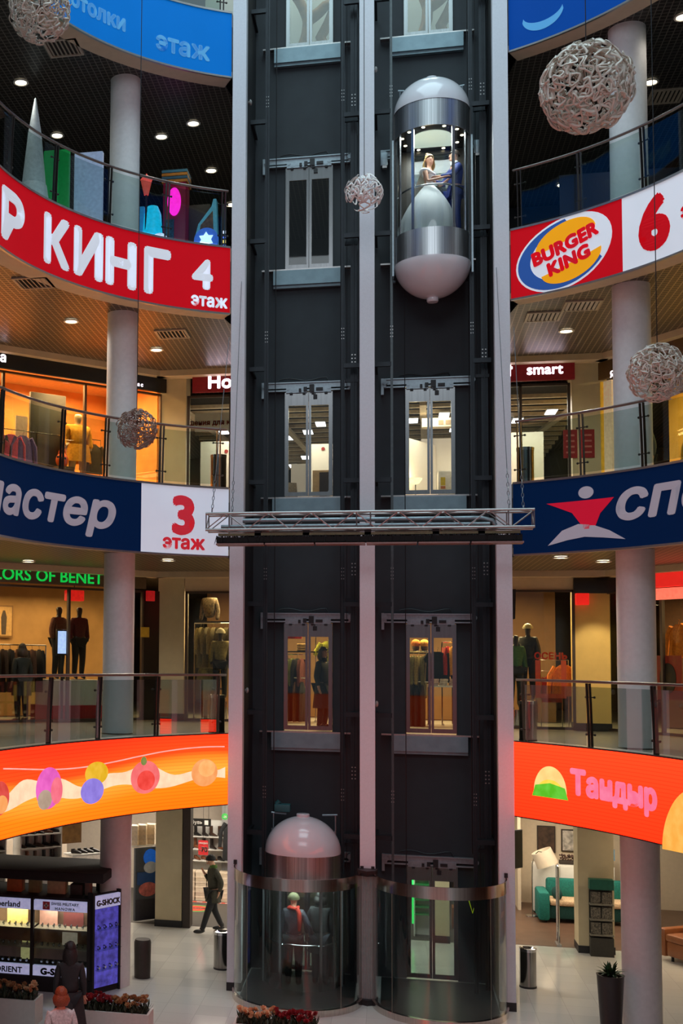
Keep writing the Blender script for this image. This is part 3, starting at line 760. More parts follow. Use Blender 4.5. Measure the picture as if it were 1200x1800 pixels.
def led(sd, label, m, zb=-1.34, zt=.02):
    t = thing('led_screen', label, 'screen', (0, 0, 0))
    ss = frange(.1, 23, .12); bm = bmesh.new(); uvl = bm.loops.layers.uv.new('UVMap'); n = 1; z = n*H
    rows = [[bm.verts.new((*plan(n, sd, s, .08), z+q)) for s in ss] for q in (zb, zt)]
    for i in range(len(ss)-1):
        f = bm.faces.new((rows[0][i], rows[0][i+1], rows[1][i+1], rows[1][i]))
        for l, uvv in zip(f.loops, ((ss[i], 0), (ss[i+1], 0), (ss[i+1], 1), (ss[i], 1))): l[uvl].uv = uvv
    me = bpy.data.meshes.new('display'); bm.to_mesh(me); bm.free()
    link('display', me, m, t)
    path = [(plan(n, sd, s, .075), plan(n, sd, s, .0)) for s in ss]
    MB().strip3(path, z+zb-.02, z+zt+.02).build('casing', MECH, t, smooth=False)
    return t
tl = led(-1, 'long orange LED screen showing a row of fruits on the left second-floor edge',
    SCREENMAT('led_fruit_picture', [(0, (255, 128, 18)), (.22, (255, 140, 24)), (.45, (255, 176, 60)), (.60, (255, 140, 40)), (.68, (255, 84, 30)), (1, (250, 62, 28))], (.75, 1.0, -.10)))
tr = led(1, 'long orange-red LED screen showing a rising sun mark on the right second-floor edge',
    SCREENMAT('led_sun_picture', [(0, (255, 62, 24)), (.5, (255, 70, 30)), (1, (255, 78, 36))], (1, 0, .05)))
def pix(name, col, g=1.0):
    key = 'led_'+name
    if key in MATS: return MATS[key]
    m = bpy.data.materials.new(key); m.use_nodes = True; MATS[key] = m; nt = m.node_tree; nt.nodes.remove(nt.nodes['Principled BSDF'])
    em = nt.nodes.new('ShaderNodeEmission'); nt.links.new(em.outputs[0], nt.nodes['Material Output'].inputs[0]); em.inputs[1].default_value = g
    tc = nt.nodes.new('ShaderNodeTexCoord'); no = nt.nodes.new('ShaderNodeTexNoise'); no.inputs['Scale'].default_value = 5; nt.links.new(tc.outputs['Object'], no.inputs[0])
    rp = nt.nodes.new('ShaderNodeValToRGB'); rp.color_ramp.elements[0].position = .35; rp.color_ramp.elements[1].position = .65
    c = rgb(col); rp.color_ramp.elements[0].color = c; rp.color_ramp.elements[1].color = tuple(min(1, v*1.15+.03) for v in c[:3])+(1,)
    nt.links.new(no.outputs[0], rp.inputs[0]); nt.links.new(rp.outputs[0], em.inputs[0]); return m
LO1 = .086
# splash of milk, then the fruits
xs_ = [-6.9+.12*k for k in range(57)]
art([[(x, .06+.10*math.sin(x*2.1+.6)+.05*math.sin(x*5)) for x in xs_]+[(x, -.20-.07*math.sin(x*2.6)) for x in xs_[::-1]]],
    1, -1, 0, -.66, LO1, pix('milk', (255, 214, 176)), tl, 'picture_splash', .004)
for s, cols in ((6.7, [((214, 70, 60), 0, 0, .30, .26), ((250, 160, 90), .05, -.1, .2, .14)]), (5.15, [((226, 92, 186), 0, .02, .40, .34), ((176, 150, 130), -.12, -.16, .22, .16), ((246, 110, 130), .24, -.04, .18, .22)]),
                (3.75, [((228, 176, 30), .05, .16, .34, .20), ((140, 120, 214), -.08, -.14, .34, .22)]), (2.30, [((246, 110, 110), 0, 0, .40, .30), ((236, 66, 56), .02, -.06, .24, .18), ((120, 130, 60), -.05, .30, .08, .08)]),
                (.72, [((250, 158, 92), 0, .0, .34, .26), ((255, 176, 104), .06, .08, .22, .16)])):
    for i, (col, dx, dy, rx, ry) in enumerate(cols):
        art([ell(dx, dy, rx, ry)], 1, -1, s, -.70, LO1+.004+.004*i, pix('fruit_%d_%d' % (int(s*10), i), col), tl, 'picture_fruit', .003)
band = [(x, .36+.10*math.sin(x*.9+2.2)) for x in [-6.6+.2*k for k in range(33)]]
art([band+[(x, y-.022) for x, y in band[::-1]]], 1, -1, 0, -.66, LO1, pix('line', (255, 170, 160)), tl, 'picture_line', .003)
art([ell(0, -.16, .40, .46, 0, 180, 30)], 1, 1, .98, -.66, LO1, pix('sun', (255, 212, 130)), tr, 'picture_sun', .003)
art([ell(0, -.16, .32, .22, 0, 180, 30)], 1, 1, .98, -.66, LO1+.003, pix('sun_core', (255, 214, 70)), tr, 'picture_sun', .003)
art([[(-.44, -.26), (.44, -.26), (.36, -.06), (0, .0), (-.36, -.06)]], 1, 1, .98, -.66, LO1+.006, pix('field', (92, 192, 40)), tr, 'picture_field', .003)
band_text('Тандыр', .56, 1, 1, 2.55, -.80, LO1, pix('pink', (252, 116, 150)), tr, .03, sx=1.0, slope=-.02)
art([ell(1.0, -.75, 1.0, 1.05, 90, 180, 20)+[(3, .28), (3, -.66), (0, -.66)]], 1, 1, 3.75, -.66, LO1, pix('yellow', (255, 176, 74)), tr, 'picture_sun', .003)

# ================================================================ PEOPLE
def skin(nodes, edges, root, sub=2):
    """grow one smooth tapering surface over a skeleton: nodes name -> (x, y, z, radius[, radius2])"""
    names = list(nodes); me = bpy.data.meshes.new('skeleton')
    me.from_pydata([nodes[k][:3] for k in names], [(names.index(a), names.index(b)) for a, b in edges], [])
    o = bpy.data.objects.new('skeleton', me); C.objects.link(o)
    md = o.modifiers.new('skin', 'SKIN'); md.use_smooth_shade = True
    if not me.skin_vertices: me.attributes
    for k, v in zip(names, me.skin_vertices[0].data):
        r = nodes[k][3:]; v.radius = (r[0], r[1] if len(r) > 1 else r[0]); v.use_root = (k == root)
    sb = o.modifiers.new('sub', 'SUBSURF'); sb.levels = sub; sb.render_levels = sub
    bpy.context.view_layer.update()
    out = bpy.data.meshes.new_from_object(o.evaluated_get(bpy.context.evaluated_depsgraph_get()))
    bpy.data.objects.remove(o); bpy.data.meshes.remove(me)
    return out
SKIN = M('skin', (214, 160, 132), .5, 0, .05, 20)
STAND = dict(pelvis=(0, 0, .95), belly=(0, .0, 1.10), chest=(0, 0, 1.30), neck0=(0, .01, 1.46), neck=(0, 0, 1.53), chin=(0, -.025, 1.585), head=(0, -.005, 1.66), crown=(0, 0, 1.72),
             shL=(.17, 0, 1.40), elL=(.22, .03, 1.13), wrL=(.23, -.04, .90), shR=(-.17, 0, 1.40), elR=(-.22, .03, 1.13), wrR=(-.23, -.04, .90),
             hipL=(.09, 0, .90), knL=(.10, -.015, .50), anL=(.10, .03, .09), toL=(.11, -.13, .04), hipR=(-.09, 0, .90), knR=(-.10, -.015, .50), anR=(-.10, .03, .09), toR=(-.11, -.13, .04))
RAD = dict(pelvis=(.15, .11), belly=(.135, .10), chest=(.16, .115), neck0=(.075, .065), neck=(.052,), chin=(.068, .075), head=(.078, .092), crown=(.062, .075), shL=(.058,), elL=(.042,), wrL=(.028,), shR=(.058,), elR=(.042,), wrR=(.028,),
           hipL=(.092,), knL=(.062,), anL=(.042,), toL=(.036,), hipR=(.092,), knR=(.062,), anR=(.042,), toR=(.036,))
EDG = [('pelvis', 'belly'), ('belly', 'chest'), ('chest', 'neck0'), ('neck0', 'neck'), ('neck', 'chin'), ('chin', 'head'), ('head', 'crown'), ('chest', 'shL'), ('shL', 'elL'), ('elL', 'wrL'), ('chest', 'shR'), ('shR', 'elR'), ('elR', 'wrR'),
       ('pelvis', 'hipL'), ('hipL', 'knL'), ('knL', 'anL'), ('anL', 'toL'), ('pelvis', 'hipR'), ('hipR', 'knR'), ('knR', 'anR'), ('anR', 'toR')]
def hand_nodes(J, sd, nd, ed, curl=.5):
    """palm, four unequal bent fingers and a thumb off the side of the palm"""
    w_, e_ = Vector(J['wr'+sd]), Vector(J['el'+sd]); d = (w_-e_).normalized()
    side = Vector((0, 0, 1)).cross(d); side = side.normalized() if side.length > .1 else Vector((0, -1, 0))
    nrm = d.cross(side).normalized()
    if abs(d.z) < .6: nrm = -nrm
    pm = w_+d*.055; nd['palm'+sd] = (*pm, .026, .020); ed.append(('wr'+sd, 'palm'+sd))
    for i, (o, L) in enumerate(((-.027, .066), (-.009, .078), (.009, .074), (.027, .058))):
        a = pm+d*.035+side*o; b = a+d*L*.5+nrm*L*.15*curl; c = b+d*L*.4*(1-curl*.4)+nrm*L*.45*curl
        for k, p in zip('abc', (a, b, c)): nd['f%d%s%s' % (i, k, sd)] = (*p, {'a': .0095, 'b': .0085, 'c': .0075}[k])
        ed += [('palm'+sd, 'f%da%s' % (i, sd)), ('f%da%s' % (i, sd), 'f%db%s' % (i, sd)), ('f%db%s' % (i, sd), 'f%dc%s' % (i, sd))]
    a = w_+d*.035-side*.034; b = a+d*.03-side*.018+nrm*.012*curl; nd['t0'+sd] = (*a, .011); nd['t1'+sd] = (*b, .009)
    ed += [('wr'+sd, 't0'+sd), ('t0'+sd, 't1'+sd)]
def person(name, label, loc, rz, pose=None, scale=1.0, fem=False, top=None, bottom=None, shoe=(30, 28, 28), hair=(50, 36, 26), hairlen=0, skirt=None, collar=None, face=True, headturn=0, sleeves=True, cat='person', bodym=None, group=None, hat=None, bulk=1.0):
    J = dict(STAND); J.update(pose or {})
    t = thing(name, label, cat, loc, rz, group); t.scale = (scale,)*3
    nd = {k: (*J[k], *RAD[k]) for k in J}
    if fem:
        for k, r in (('chest', (.135, .11)), ('belly', (.105, .085)), ('shL', (.046,)), ('shR', (.046,)), ('elL', (.034,)), ('elR', (.034,)), ('wrL', (.024,)), ('wrR', (.024,)), ('neck', (.043,))): nd[k] = (*J[k], *r)
    ed = list(EDG); hand_nodes(J, 'L', nd, ed); hand_nodes(J, 'R', nd, ed)
    me = skin(nd, ed, 'pelvis')
    hd = Vector(J['head']); T = Matrix.Translation(hd) @ Matrix.Rotation(headturn, 4, 'Z')
    b = MB().add(me)
    def L(x, y, z): return T @ Vector((x, y, z))
    if face:
        b.ball(L(0, -.098, -.015), .014, .8, 1.0, 1.5, 8); b.ball(L(0, -.085, .01), .012, .7, 1, 1.8, 8)
        for s in (-1, 1): b.ball(L(s*.080, .005, -.005), .024, .35, .7, 1.15, 8)
        b.ball(L(0, -.078, -.075), .028, 1.1, .7, .8, 8)
    body = b.build('body', bodym or SKIN, t, ang=60)
    if face:
        e = MB()
        for s in (-1, 1): e.ball(L(s*.033, -.086, .012), .0095, 1.3, .6, .9, 8); e.bar(L(s*.018, -.092, .036), L(s*.052, -.082, .036), .006, .006)
        e.build('eyes', M('dark_eyes', (40, 30, 26), .3), t)
        MB().ball(L(0, -.098, -.052), .019, 1.2, .4, .38, 8).build('mouth', M('lips', (170, 82, 80), .4), t)
    if hair:
        hb = MB(); hm = M('hair_%d_%d_%d' % hair, hair, .55, 0, .25, 60, bump=.4)
        rows = []
        for i in range(9):
            ph = PI*.58*i/8; row = []
            for k in range(20):
                a = 2*PI*k/20; fr = -math.cos(a)         # 1 towards the face
                lim = ph*(1-.42*max(0, fr))
                r_ = .098+.006*math.sin(a*7+i)
                row.append(L(r_*.92*math.sin(lim)*math.sin(a), -r_*1.06*math.sin(lim)*fr+.008, .022+r_*1.02*math.cos(lim)))
            rows.append(row)
        hb.sheet(rows, True)
        hm_ = hb
        if hairlen:
            rows = []
            for i in range(7):
                q = i/6; row = []
                for k in range(13):
                    a = -PI*.62+PI*1.24*k/12; r_ = .098+.03*math.sin(q*PI)+.006*math.sin(k*2.3+i)
                    row.append(L(r_*math.sin(a), r_*math.cos(a)*.95+.012, .01-hairlen*q))
                rows.append(row)
            hb.sheet(rows)
        hb.build('hair', hm, t, ang=60)
    if hat:
        hm = M('hat_%d_%d_%d' % hat, hat, .8, 0, .3, 50, bump=.5)
        n = 9; h = MB().lathe([(.108*math.cos(PI/2*k/n), .03+.10*math.sin(PI/2*k/n)) for k in range(n)]+[(0, .13)], seg=24); h.lathe([(.108, -.0), (.116, .0), (.116, .05), (.108, .05)], seg=24)
        for v in h.bm.verts: v.co = T @ v.co
        h.build('hat', hm, t)
    def cloth(keys, edges, grow, m, nm, root):
        n2 = {}
        for k in keys:
            r = nd[k][3:]; n2[k] = (*nd[k][:3], *[q*bulk+grow for q in r])
        return MB().add(skin(n2, edges, root)).build(nm, m, t, ang=60)
    if bottom:
        kk = ['pelvis', 'hipL', 'knL', 'anL', 'hipR', 'knR', 'anR']
        cloth(kk, [e for e in EDG if e[0] in kk and e[1] in kk], .016, bottom, 'trousers', 'pelvis')
    if shoe:
        for sd in 'LR':
            s_ = MB()
            a, o = Vector(J['an'+sd]), Vector(J['to'+sd]); c = (a+o)/2; d = o-a; an = math.atan2(d.x, -d.y)
            s_.ball((c.x, c.y, c.z-.01), .10, .48, 1.45, .5, 12, Matrix.Rotation(-an*-1, 4, 'Z')); s_.ball((a.x, a.y, a.z+.01), .058, 1, 1.1, 1.3, 10)
            s_.build('shoe', M('shoe_%d_%d_%d' % shoe, shoe, .35), t)
    if top:
        kk = ['pelvis', 'belly', 'chest', 'neck0', 'shL', 'shR']+(['elL', 'wrL', 'elR', 'wrR'] if sleeves else [])
        n2 = {k: (*nd[k][:3], *[q*bulk+.02 for q in nd[k][3:]]) for k in kk}
        for s in 'LR':
            if sleeves:
                w_, e_ = Vector(n2['wr'+s][:3]), Vector(n2['el'+s][:3]); w2 = w_-(w_-e_).normalized()*.02; n2['wr'+s] = (*w2, .040*bulk)
        n2['pelvis'] = (*J['pelvis'][:2], J['pelvis'][2]-.03, .165*bulk, .135*bulk)
        MB().add(skin(n2, [e for e in EDG if e[0] in kk and e[1] in kk], 'chest')).build('jacket', top, t, ang=60)
    if skirt:
        z0, z1, r0, r1, m, nm = skirt; px, py = J['pelvis'][:2]
        rows = []
        for i in range(13):
            q = i/12; row = []
            for k in range(48):
                a = 2*PI*k/48; r_ = (r0+(r1-r0)*q)*(1+.03*q*math.sin(a*9)); row.append((px+r_*math.cos(a), py+r_*.78*math.sin(a), z0+(z1-z0)*q))
            rows.append(row)
        MB().sheet(rows, True).build(nm, m, t, ang=60)
    if collar: MB().lathe([(.062, 1.475), (.082, 1.455), (.09, 1.50), (.072, 1.54), (.06, 1.53)], seg=20).build('collar', collar, t)
    return t, J, T

# ---- the bridal couple in the upper car (car floor at 14.84)
CFZ = 14.842
GOWN = M('white_gown', (246, 249, 251), .7, 0, .02, 40, bump=.25)
bpose = dict(elL=(.20, -.14, 1.12), wrL=(.13, -.38, 1.20), elR=(-.22, -.08, 1.12), wrR=(-.10, -.36, 1.17))
# the bride stands left of the middle, turned to the groom on her right hand side of the picture
tb, JB, TB = person('person', 'bride in a wide white gown with veil standing in the upper lift car', (1.27-.06, -1.08, CFZ), math.radians(62), bpose, .96, True, None, None, (230, 230, 230), (214, 176, 112), .22, None, None, True, math.radians(-42))
rows = []
for i in range(19):
    q = i/18; row = []
    for k in range(72):
        a = 2*PI*k/72
        r_ = .125+.42*(1-(1-min(1, q*1.15))**2.1)
        tr_ = (.24*max(0, math.sin(a))**3)*q**1.6                 # train falling behind her
        fold = 1+.035*q*math.sin(a*13)+.02*q*math.sin(a*29+1)
        row.append(((r_+tr_*.3)*fold*math.cos(a)*.95, (r_+tr_)*fold*math.sin(a)*.95, 1.08-1.07*q))
    rows.append(row)
MB().sheet(rows, True).build('gown_skirt', GOWN, tb, ang=60)
n2 = {k: (*JB[k], *r) for k, r in (('pelvis', (.16, .13)), ('belly', (.122, .10)), ('chest', (.15, .125)))}
n2['top'] = (0, -.01, 1.37, .135, .10); n2['pelvis'] = (0, 0, 1.0, .15, .13)
MB().add(skin(n2, [('pelvis', 'belly'), ('belly', 'chest'), ('chest', 'top')], 'belly')).build('bodice', GOWN, tb, ang=60)
MB().tube([(.19*math.cos(a), .03-.12*math.sin(a), 1.375+.03*math.cos(2*a)) for a in [2*PI*k/28 for k in range(28)]], .034, 10, True).build('shoulder_wrap', GOWN, tb, ang=60)
hb = MB().ball(TB @ Vector((0, .05, .10)), .062, 1, 1, .85, 14)
for k in range(7): hb.ball(TB @ Vector((.04*math.sin(k*2.4), .05+.03*math.cos(k*1.7), .11+.012*math.sin(k))), .030, seg=8)
hb.build('hair_bun', M('hair_214_176_112'), tb)
MB().tube([TB @ Vector((.085*math.sin(a), -.085*math.cos(a)+.02, .085)) for a in [-1.3+2.6*k/12 for k in range(13)]], .006, 6).build('tiara', CHROME, tb)
VEIL = GLASS('veil_net', (222, 214, 200), .3, .6, 1.2)
nt = VEIL.node_tree; df = nt.nodes.new('ShaderNodeBsdfDiffuse'); df.inputs[0].default_value = rgb((236, 226, 206)); ms = nt.nodes.new('ShaderNodeMixShader'); ms.inputs[0].default_value = .72
src = nt.nodes['Material Output'].inputs[0].links[0].from_socket
nt.links.new(src, ms.inputs[1]); nt.links.new(df.outputs[0], ms.inputs[2]); nt.links.new(ms.outputs[0], nt.nodes['Material Output'].inputs[0])
rows = []
for i in range(12):
    q = i/11; row = []
    for k in range(21):
        u = -1+2*k/20; wd = .07+.30*q
        p = TB @ Vector((0, .07, .09))
        row.append((p.x+wd*u, p.y+.10*q+.16*q*q-.06*u*u*q+.015*math.sin(k*1.9)*q, p.z-.86*q))
    rows.append(row)
MB().sheet(rows).build('veil', VEIL, tb, ang=60)
SUIT = M('navy_blue_suit', (22, 48, 122), .7, 0, .12, 40)
gpose = dict(elL=(.22, -.16, 1.16), wrL=(.12, -.40, 1.16), elR=(-.22, -.14, 1.14), wrR=(-.10, -.40, 1.14))
tg, JG, TG = person('person', 'groom in a navy blue suit facing the bride in the upper lift car', (1.27+.44, -1.02, CFZ), math.radians(-66), gpose, 1.0, False, SUIT, SUIT, (30, 26, 26), (52, 38, 30), 0, (1.0, .80, .185, .205, SUIT, 'jacket_skirt'), M('white_shirt', (232, 234, 238), .6), True, math.radians(-14))

# ---- passengers in the lower car, seen from behind
DARKCOAT = M('dark_quilted_coat', (62, 64, 76), .35, 0, .55, 60, bump=.8)
LONGB = M('black_coat_cloth', (34, 36, 38), .7, 0, .2, 30)
tp, JP, TP = person('person', 'passenger in a shiny dark quilted jacket and pale knitted hat in the lower lift car', (-1.44, -1.12, .002), math.radians(176), dict(elR=(-.30, .02, 1.14), wrR=(-.36, -.10, .93)), 1.0, False, DARKCOAT, M('black_jeans', (30, 30, 34), .8), (24, 24, 24), (60, 48, 40), 0, (1.0, .80, .19, .22, DARKCOAT, 'jacket_hem'), None, True, 0, hat=(96, 92, 62), bulk=1.12)
MB().tube([(.09*math.sin(a), .02-.09*math.cos(a), 1.50+.01*math.sin(3*a)) for a in [2*PI*k/18 for k in range(18)]], .035, 8, True).tube([(-.08, .09, 1.50), (-.13, .15, 1.42), (-.14, .17, 1.24), (-.13, .165, 1.08)], [.04, .045, .04, .025], 8).build('scarf', M('red_scarf', (196, 52, 34), .8, 0, .2, 30), tp)
person('person', 'passenger in a plain black hooded coat on the right of the lower lift car', (-.92, -.98, .002), math.radians(170), dict(elL=(.28, -.02, 1.12), wrL=(.30, -.10, .9)), 1.03, False, LONGB, M('dark_blue_jeans', (36, 40, 52), .8), (24, 24, 24), (36, 32, 30), .16, (1.0, .62, .21, .25, LONGB, 'coat_skirt'), M('black_hood', (26, 26, 28), .8), True, 0, bulk=1.12)

# ---- people on the floors
OLIVE = M('olive_coat', (60, 58, 46), .8, 0, .2, 30)
walk = dict(hipL=(.09, 0, .90), knL=(.10, -.16, .52), anL=(.10, -.30, .10), toL=(.11, -.45, .06), knR=(-.10, .06, .50), anR=(-.10, .24, .13), toR=(-.11, .10, .05), elL=(.23, .12, 1.14), wrL=(.20, .06, .92), elR=(-.22, -.02, 1.13), wrR=(-.16, -.16, 1.32), chin=(0, -.07, 1.57), head=(0, -.07, 1.64), crown=(0, -.06, 1.70))
tm, JM, TM = person('person', 'man in a dark olive coat and black cap walking past the shoe shop', (-3.62, 3.0, .0), math.radians(-62), walk, 1.02, False, OLIVE, M('black_jeans'), (26, 24, 24), (32, 26, 22), 0, (1.0, .70, .19, .225, OLIVE, 'coat_skirt'), M('green_collar', (84, 116, 52), .8), True, 0, hat=(30, 30, 32), bulk=1.08)
person('person', 'person in a long black coat and boots behind the left lift doors, second floor', (-1.0, 1.25, H), math.radians(60), dict(elL=(.22, -.05, 1.14), wrL=(.14, -.2, 1.1)), 1.0, False, LONGB, M('black_jeans'), (24, 22, 22), (60, 40, 28), .18, (1.0, .45, .20, .26, LONGB, 'coat_skirt'), M('black_hood'), True, 0, bulk=1.1)

# ================================================================ RIBBON BALLS
def ribbon_ball(c, R, label, col, seed, count=46, cord=None):
    rg = random.Random(seed); x, y, z = c
    t = thing('ribbon_ball', label, 'hanging ornament', c, 0, None)
    m = MB(); wdt = R*(.095 if count < 60 else .055)
    for i in range(count):
        ax = Vector((rg.gauss(0, 1), rg.gauss(0, 1), rg.gauss(0, 1))).normalized(); u = ax.orthogonal().normalized(); v = ax.cross(u)
        a0 = rg.uniform(0, 2*PI); big = count > 60; span = rg.uniform(.7, 1.2) if big else rg.uniform(1.3, 2.2); n = 44; amp = rg.uniform(.08, .13) if big else rg.uniform(.14, .22); fr = rg.uniform(15, 22) if big else rg.uniform(9, 13); rad = R*rg.uniform(.90, 1.0)
        A, B = [], []; rg_t = rg.uniform(.3, 1.6)
        pts = []
        for k in range(n):
            q = a0+span*k/(n-1); lat = amp*math.sin(fr*(q-a0)); d = (u*math.cos(q)+v*math.sin(q))*math.cos(lat)+ax*math.sin(lat)
            pts.append(d*(rad*(1+.05*math.sin(fr*(q-a0)*.5))))
        for k in range(n):
            tn = (pts[min(k+1, n-1)]-pts[max(k-1, 0)]).normalized(); nn = pts[k].normalized(); b = tn.cross(nn).normalized(); b = (b+nn*(rg_t if big else .35)).normalized()
            A.append(m.bm.verts.new(pts[k]-b*wdt*.5)); B.append(m.bm.verts.new(pts[k]+b*wdt*.5))
        for k in range(n-1): m.bm.faces.new((A[k], A[k+1], B[k+1], B[k]))
    o = m.build('curled_ribbon', M('ribbon_%s' % col[0], col[1], .35, 0, .05, 10), t, ang=60)
    sd_ = o.modifiers.new('thick', 'SOLIDIFY'); sd_.thickness = R*.012
    k = MB().ball((0, 0, 0), R*.16, seg=12)
    for i in range(10):
        d = Vector((rg.gauss(0, 1), rg.gauss(0, 1), rg.gauss(0, 1))).normalized(); k.tube([d*R*.1, d*R*.86], R*.012, 5)
    k.build('core', M('ball_core', (120, 84, 66), .5, .3), t)
    MB().tube([(0, 0, R*.1), (0, 0, 25-z)], .007, 6).build('cord', MECH, t)
ribbon_ball((-.02, -3.2, 15.04), .355, 'small white ribbon ball hanging in front of the middle lift column', ('white', (250, 244, 240)), 3, 24)
ribbon_ball((3.16, -8, 14.49), .62, 'largest ribbon ball, hanging at the upper right in front of the round column', ('ivory', (222, 212, 198)), 5, 190)
ribbon_ball((-5.35, -6.5, 17.36), .53, 'ribbon ball cut off by the top left corner of the view', ('ivory', (222, 212, 198)), 7, 160)
ribbon_ball((4.33, -6.5, 10.71), .42, 'ribbon ball at the right above the navy banner with the star logo', ('ivory', (222, 212, 198)), 9, 150)
ribbon_ball((-3.86, -5.2, 10.34), .35, 'ribbon ball at the left in front of the round column above the navy banner', ('brown', (160, 138, 124)), 11, 130)

# ================================================================ SHOPS BEHIND THE GALLERIES
def W3(W, x, y, z): return (*wpt(W, x, y), z)
MIDW = dict(p=(0, 3.3), a=0)
def put(fn, W, x, y, z, *a, **k): return fn(W3(W, x, y, z), W['a'], *a, **k)
def slab(name, W, x0, y0, z0, x1, y1, z1, m, kind='structure'):
    o = MB().box(x0, y0, z0, x1, y1, z1).build(name, m, smooth=False, loc=(*W['p'], 0)); o.rotation_euler = (0, 0, W['a'])
    if kind: o['kind'] = kind
    return o
def mat_(n, c, r=.6, **k): return M(n, c, r, **k)
# ---- goods
CLOTH = {}
def cloth(c):
    return M('cloth_%d_%d_%d' % c, c, .85, 0, .25, 30, bump=.3)
def garment_mesh(kind, c):
    key = (kind, c)
    if key in CLOTH: return CLOTH[key]
    L, W_, sl = {'jacket': (.72, .25, .62), 'coat': (1.0, .25, .62), 'shirt': (.62, .22, .30), 'trousers': (.95, .18, 0)}[kind]
    rows = []
    for i in range(11):
        q = i/10; row = []
        for k in range(24):
            a = 2*PI*k/24; wd = W_*(.35+.65*min(1, q*6))*(1+.10*q); th = .05*(.5+.5*min(1, q*5))*(1+.25*math.sin(a*6+q*3))
            row.append((wd*math.cos(a), th*math.sin(a), -L*q))
        rows.append(row)
    m = MB().sheet(rows, True)
    if sl:
        for s in (-1, 1): m.tube([(s*W_*.8, 0, -.05), (s*(W_+.07), .0, -.25), (s*(W_+.10), -.015, -.05-sl)], [.06, .055, .045], 8)
    m.tube([(0, 0, 0), (0, 0, .05), (.03, 0, .08), (0, 0, .11)], .004, 5)
    CLOTH[key] = m
    o = m.build('garment', cloth(c)); me = o.data; bpy.data.objects.remove(o); CLOTH[key] = me
    return me
def garment(loc, rz, kind, c, label, group=None, name='garment'):
    o = bpy.data.objects.new(name, garment_mesh(kind, c)); C.objects.link(o); o.location = loc; o.rotation_euler = (0, 0, rz)
    return tag(o, label, 'garment', group)
def rack(loc, rz, L, z, label, garments, glabel, group, kind='jacket'):
    t = thing('clothes_rail', label, 'clothes rail', loc, rz)
    r = MB().tube([(-L/2, 0, z), (L/2, 0, z)], .014, 8); r.build('rail', CHROME, t)
    for s in (-1, 1): MB().tube([(s*L/2, 0, 0), (s*L/2, 0, z)], .016, 8).build('upright', CHROME, t)
    MB().box(-L/2, -.22, 0, -L/2+.04, .22, .03).box(L/2-.04, -.22, 0, L/2, .22, .03).build('foot', CHROME, t, smooth=False)
    n = len(garments); c, s = math.cos(rz), math.sin(rz)
    for i, col in enumerate(garments):
        u = -L/2+.08+(L-.16)*(i+.5)/n
        garment((loc[0]+u*c, loc[1]+u*s, loc[2]+z-.10), rz+PI/2*.85+rnd.uniform(-.1, .1), kind, col, glabel, group)
    return t
def mannequin(loc, rz, label, top, kind='coat', base=.0, skinc=(226, 220, 210), hat=None, hatc=None, lower=None, glow=None):
    """headed shop dummy on a round base"""
    t = thing('mannequin', label, 'mannequin', loc, rz)
    me = skin({k: (*STAND[k][:2], STAND[k][2]+base, *RAD[k]) for k in STAND}, EDG, 'pelvis', 1)
    MB().add(me).build('body', M('dummy_%d_%d_%d' % skinc, skinc, .4), t, ang=60)
    MB().cyl((0, 0, 0), (0, 0, .02+base), .20, seg=20).build('base', CHROME, t)
    kk = ['pelvis', 'belly', 'chest', 'neck0', 'shL', 'shR', 'elL', 'wrL', 'elR', 'wrR']
    n2 = {k: (*STAND[k][:2], STAND[k][2]+base, *[q+.03 for q in RAD[k]]) for k in kk}
    for s in 'LR': n2['wr'+s] = (STAND['wr'+s][0], STAND['wr'+s][1], STAND['wr'+s][2]+base+.05, .05)
    MB().add(skin(n2, [e for e in EDG if e[0] in kk and e[1] in kk], 'chest', 1)).build('jacket', top, t, ang=60)
    if kind == 'coat': MB().lathe([(.20, 1.02+base), (.235, .80+base), (.25, .62+base), (.24, .62+base)], seg=28, sy=.75).build('coat_skirt', top, t)
    if lower:
        kl = ['pelvis', 'hipL', 'knL', 'anL', 'hipR', 'knR', 'anR']
        n3 = {k: (*STAND[k][:2], STAND[k][2]+base, *[q+.02 for q in RAD[k]]) for k in kl}
        MB().add(skin(n3, [e for e in EDG if e[0] in kl and e[1] in kl], 'pelvis', 1)).build('trousers', lower, t, ang=60)
    if hat:
        n = 8; MB().lathe([(.112*math.cos(PI/2*k/n), 1.67+base+.11*math.sin(PI/2*k/n)) for k in range(n)]+[(0, 1.785+base)], seg=22).lathe([(.112, 1.655+base), (.12, 1.655+base), (.12, 1.70+base), (.11, 1.70+base)], seg=22).build('hat', hat, t)
    return t
def cabinet(loc, rz, w_, d, h, m, label, cat='cabinet', name='cabinet', doors=2, handle=True):
    t = thing(name, label, cat, loc, rz)
    MB().box(-w_/2, 0, .06, w_/2, d, h, .006).build('body', m, t); MB().box(-w_/2+.02, .03, 0, w_/2-.02, d-.02, .06).build('base', MECH, t, smooth=False)
    for k in range(doors):
        a = -w_/2+w_*k/doors; o = MB().box(a+.006, -.02, .08, a+w_/doors-.006, -.001, h-.02, .004).build('door', m, t)
        if handle: MB().box(a+w_/doors*(.85 if k % 2 == 0 else .15)-.01, -.045, h*.45, a+w_/doors*(.85 if k % 2 == 0 else .15)+.01, -.02, h*.6).build('handle', CHROME, o, smooth=False)
    return t
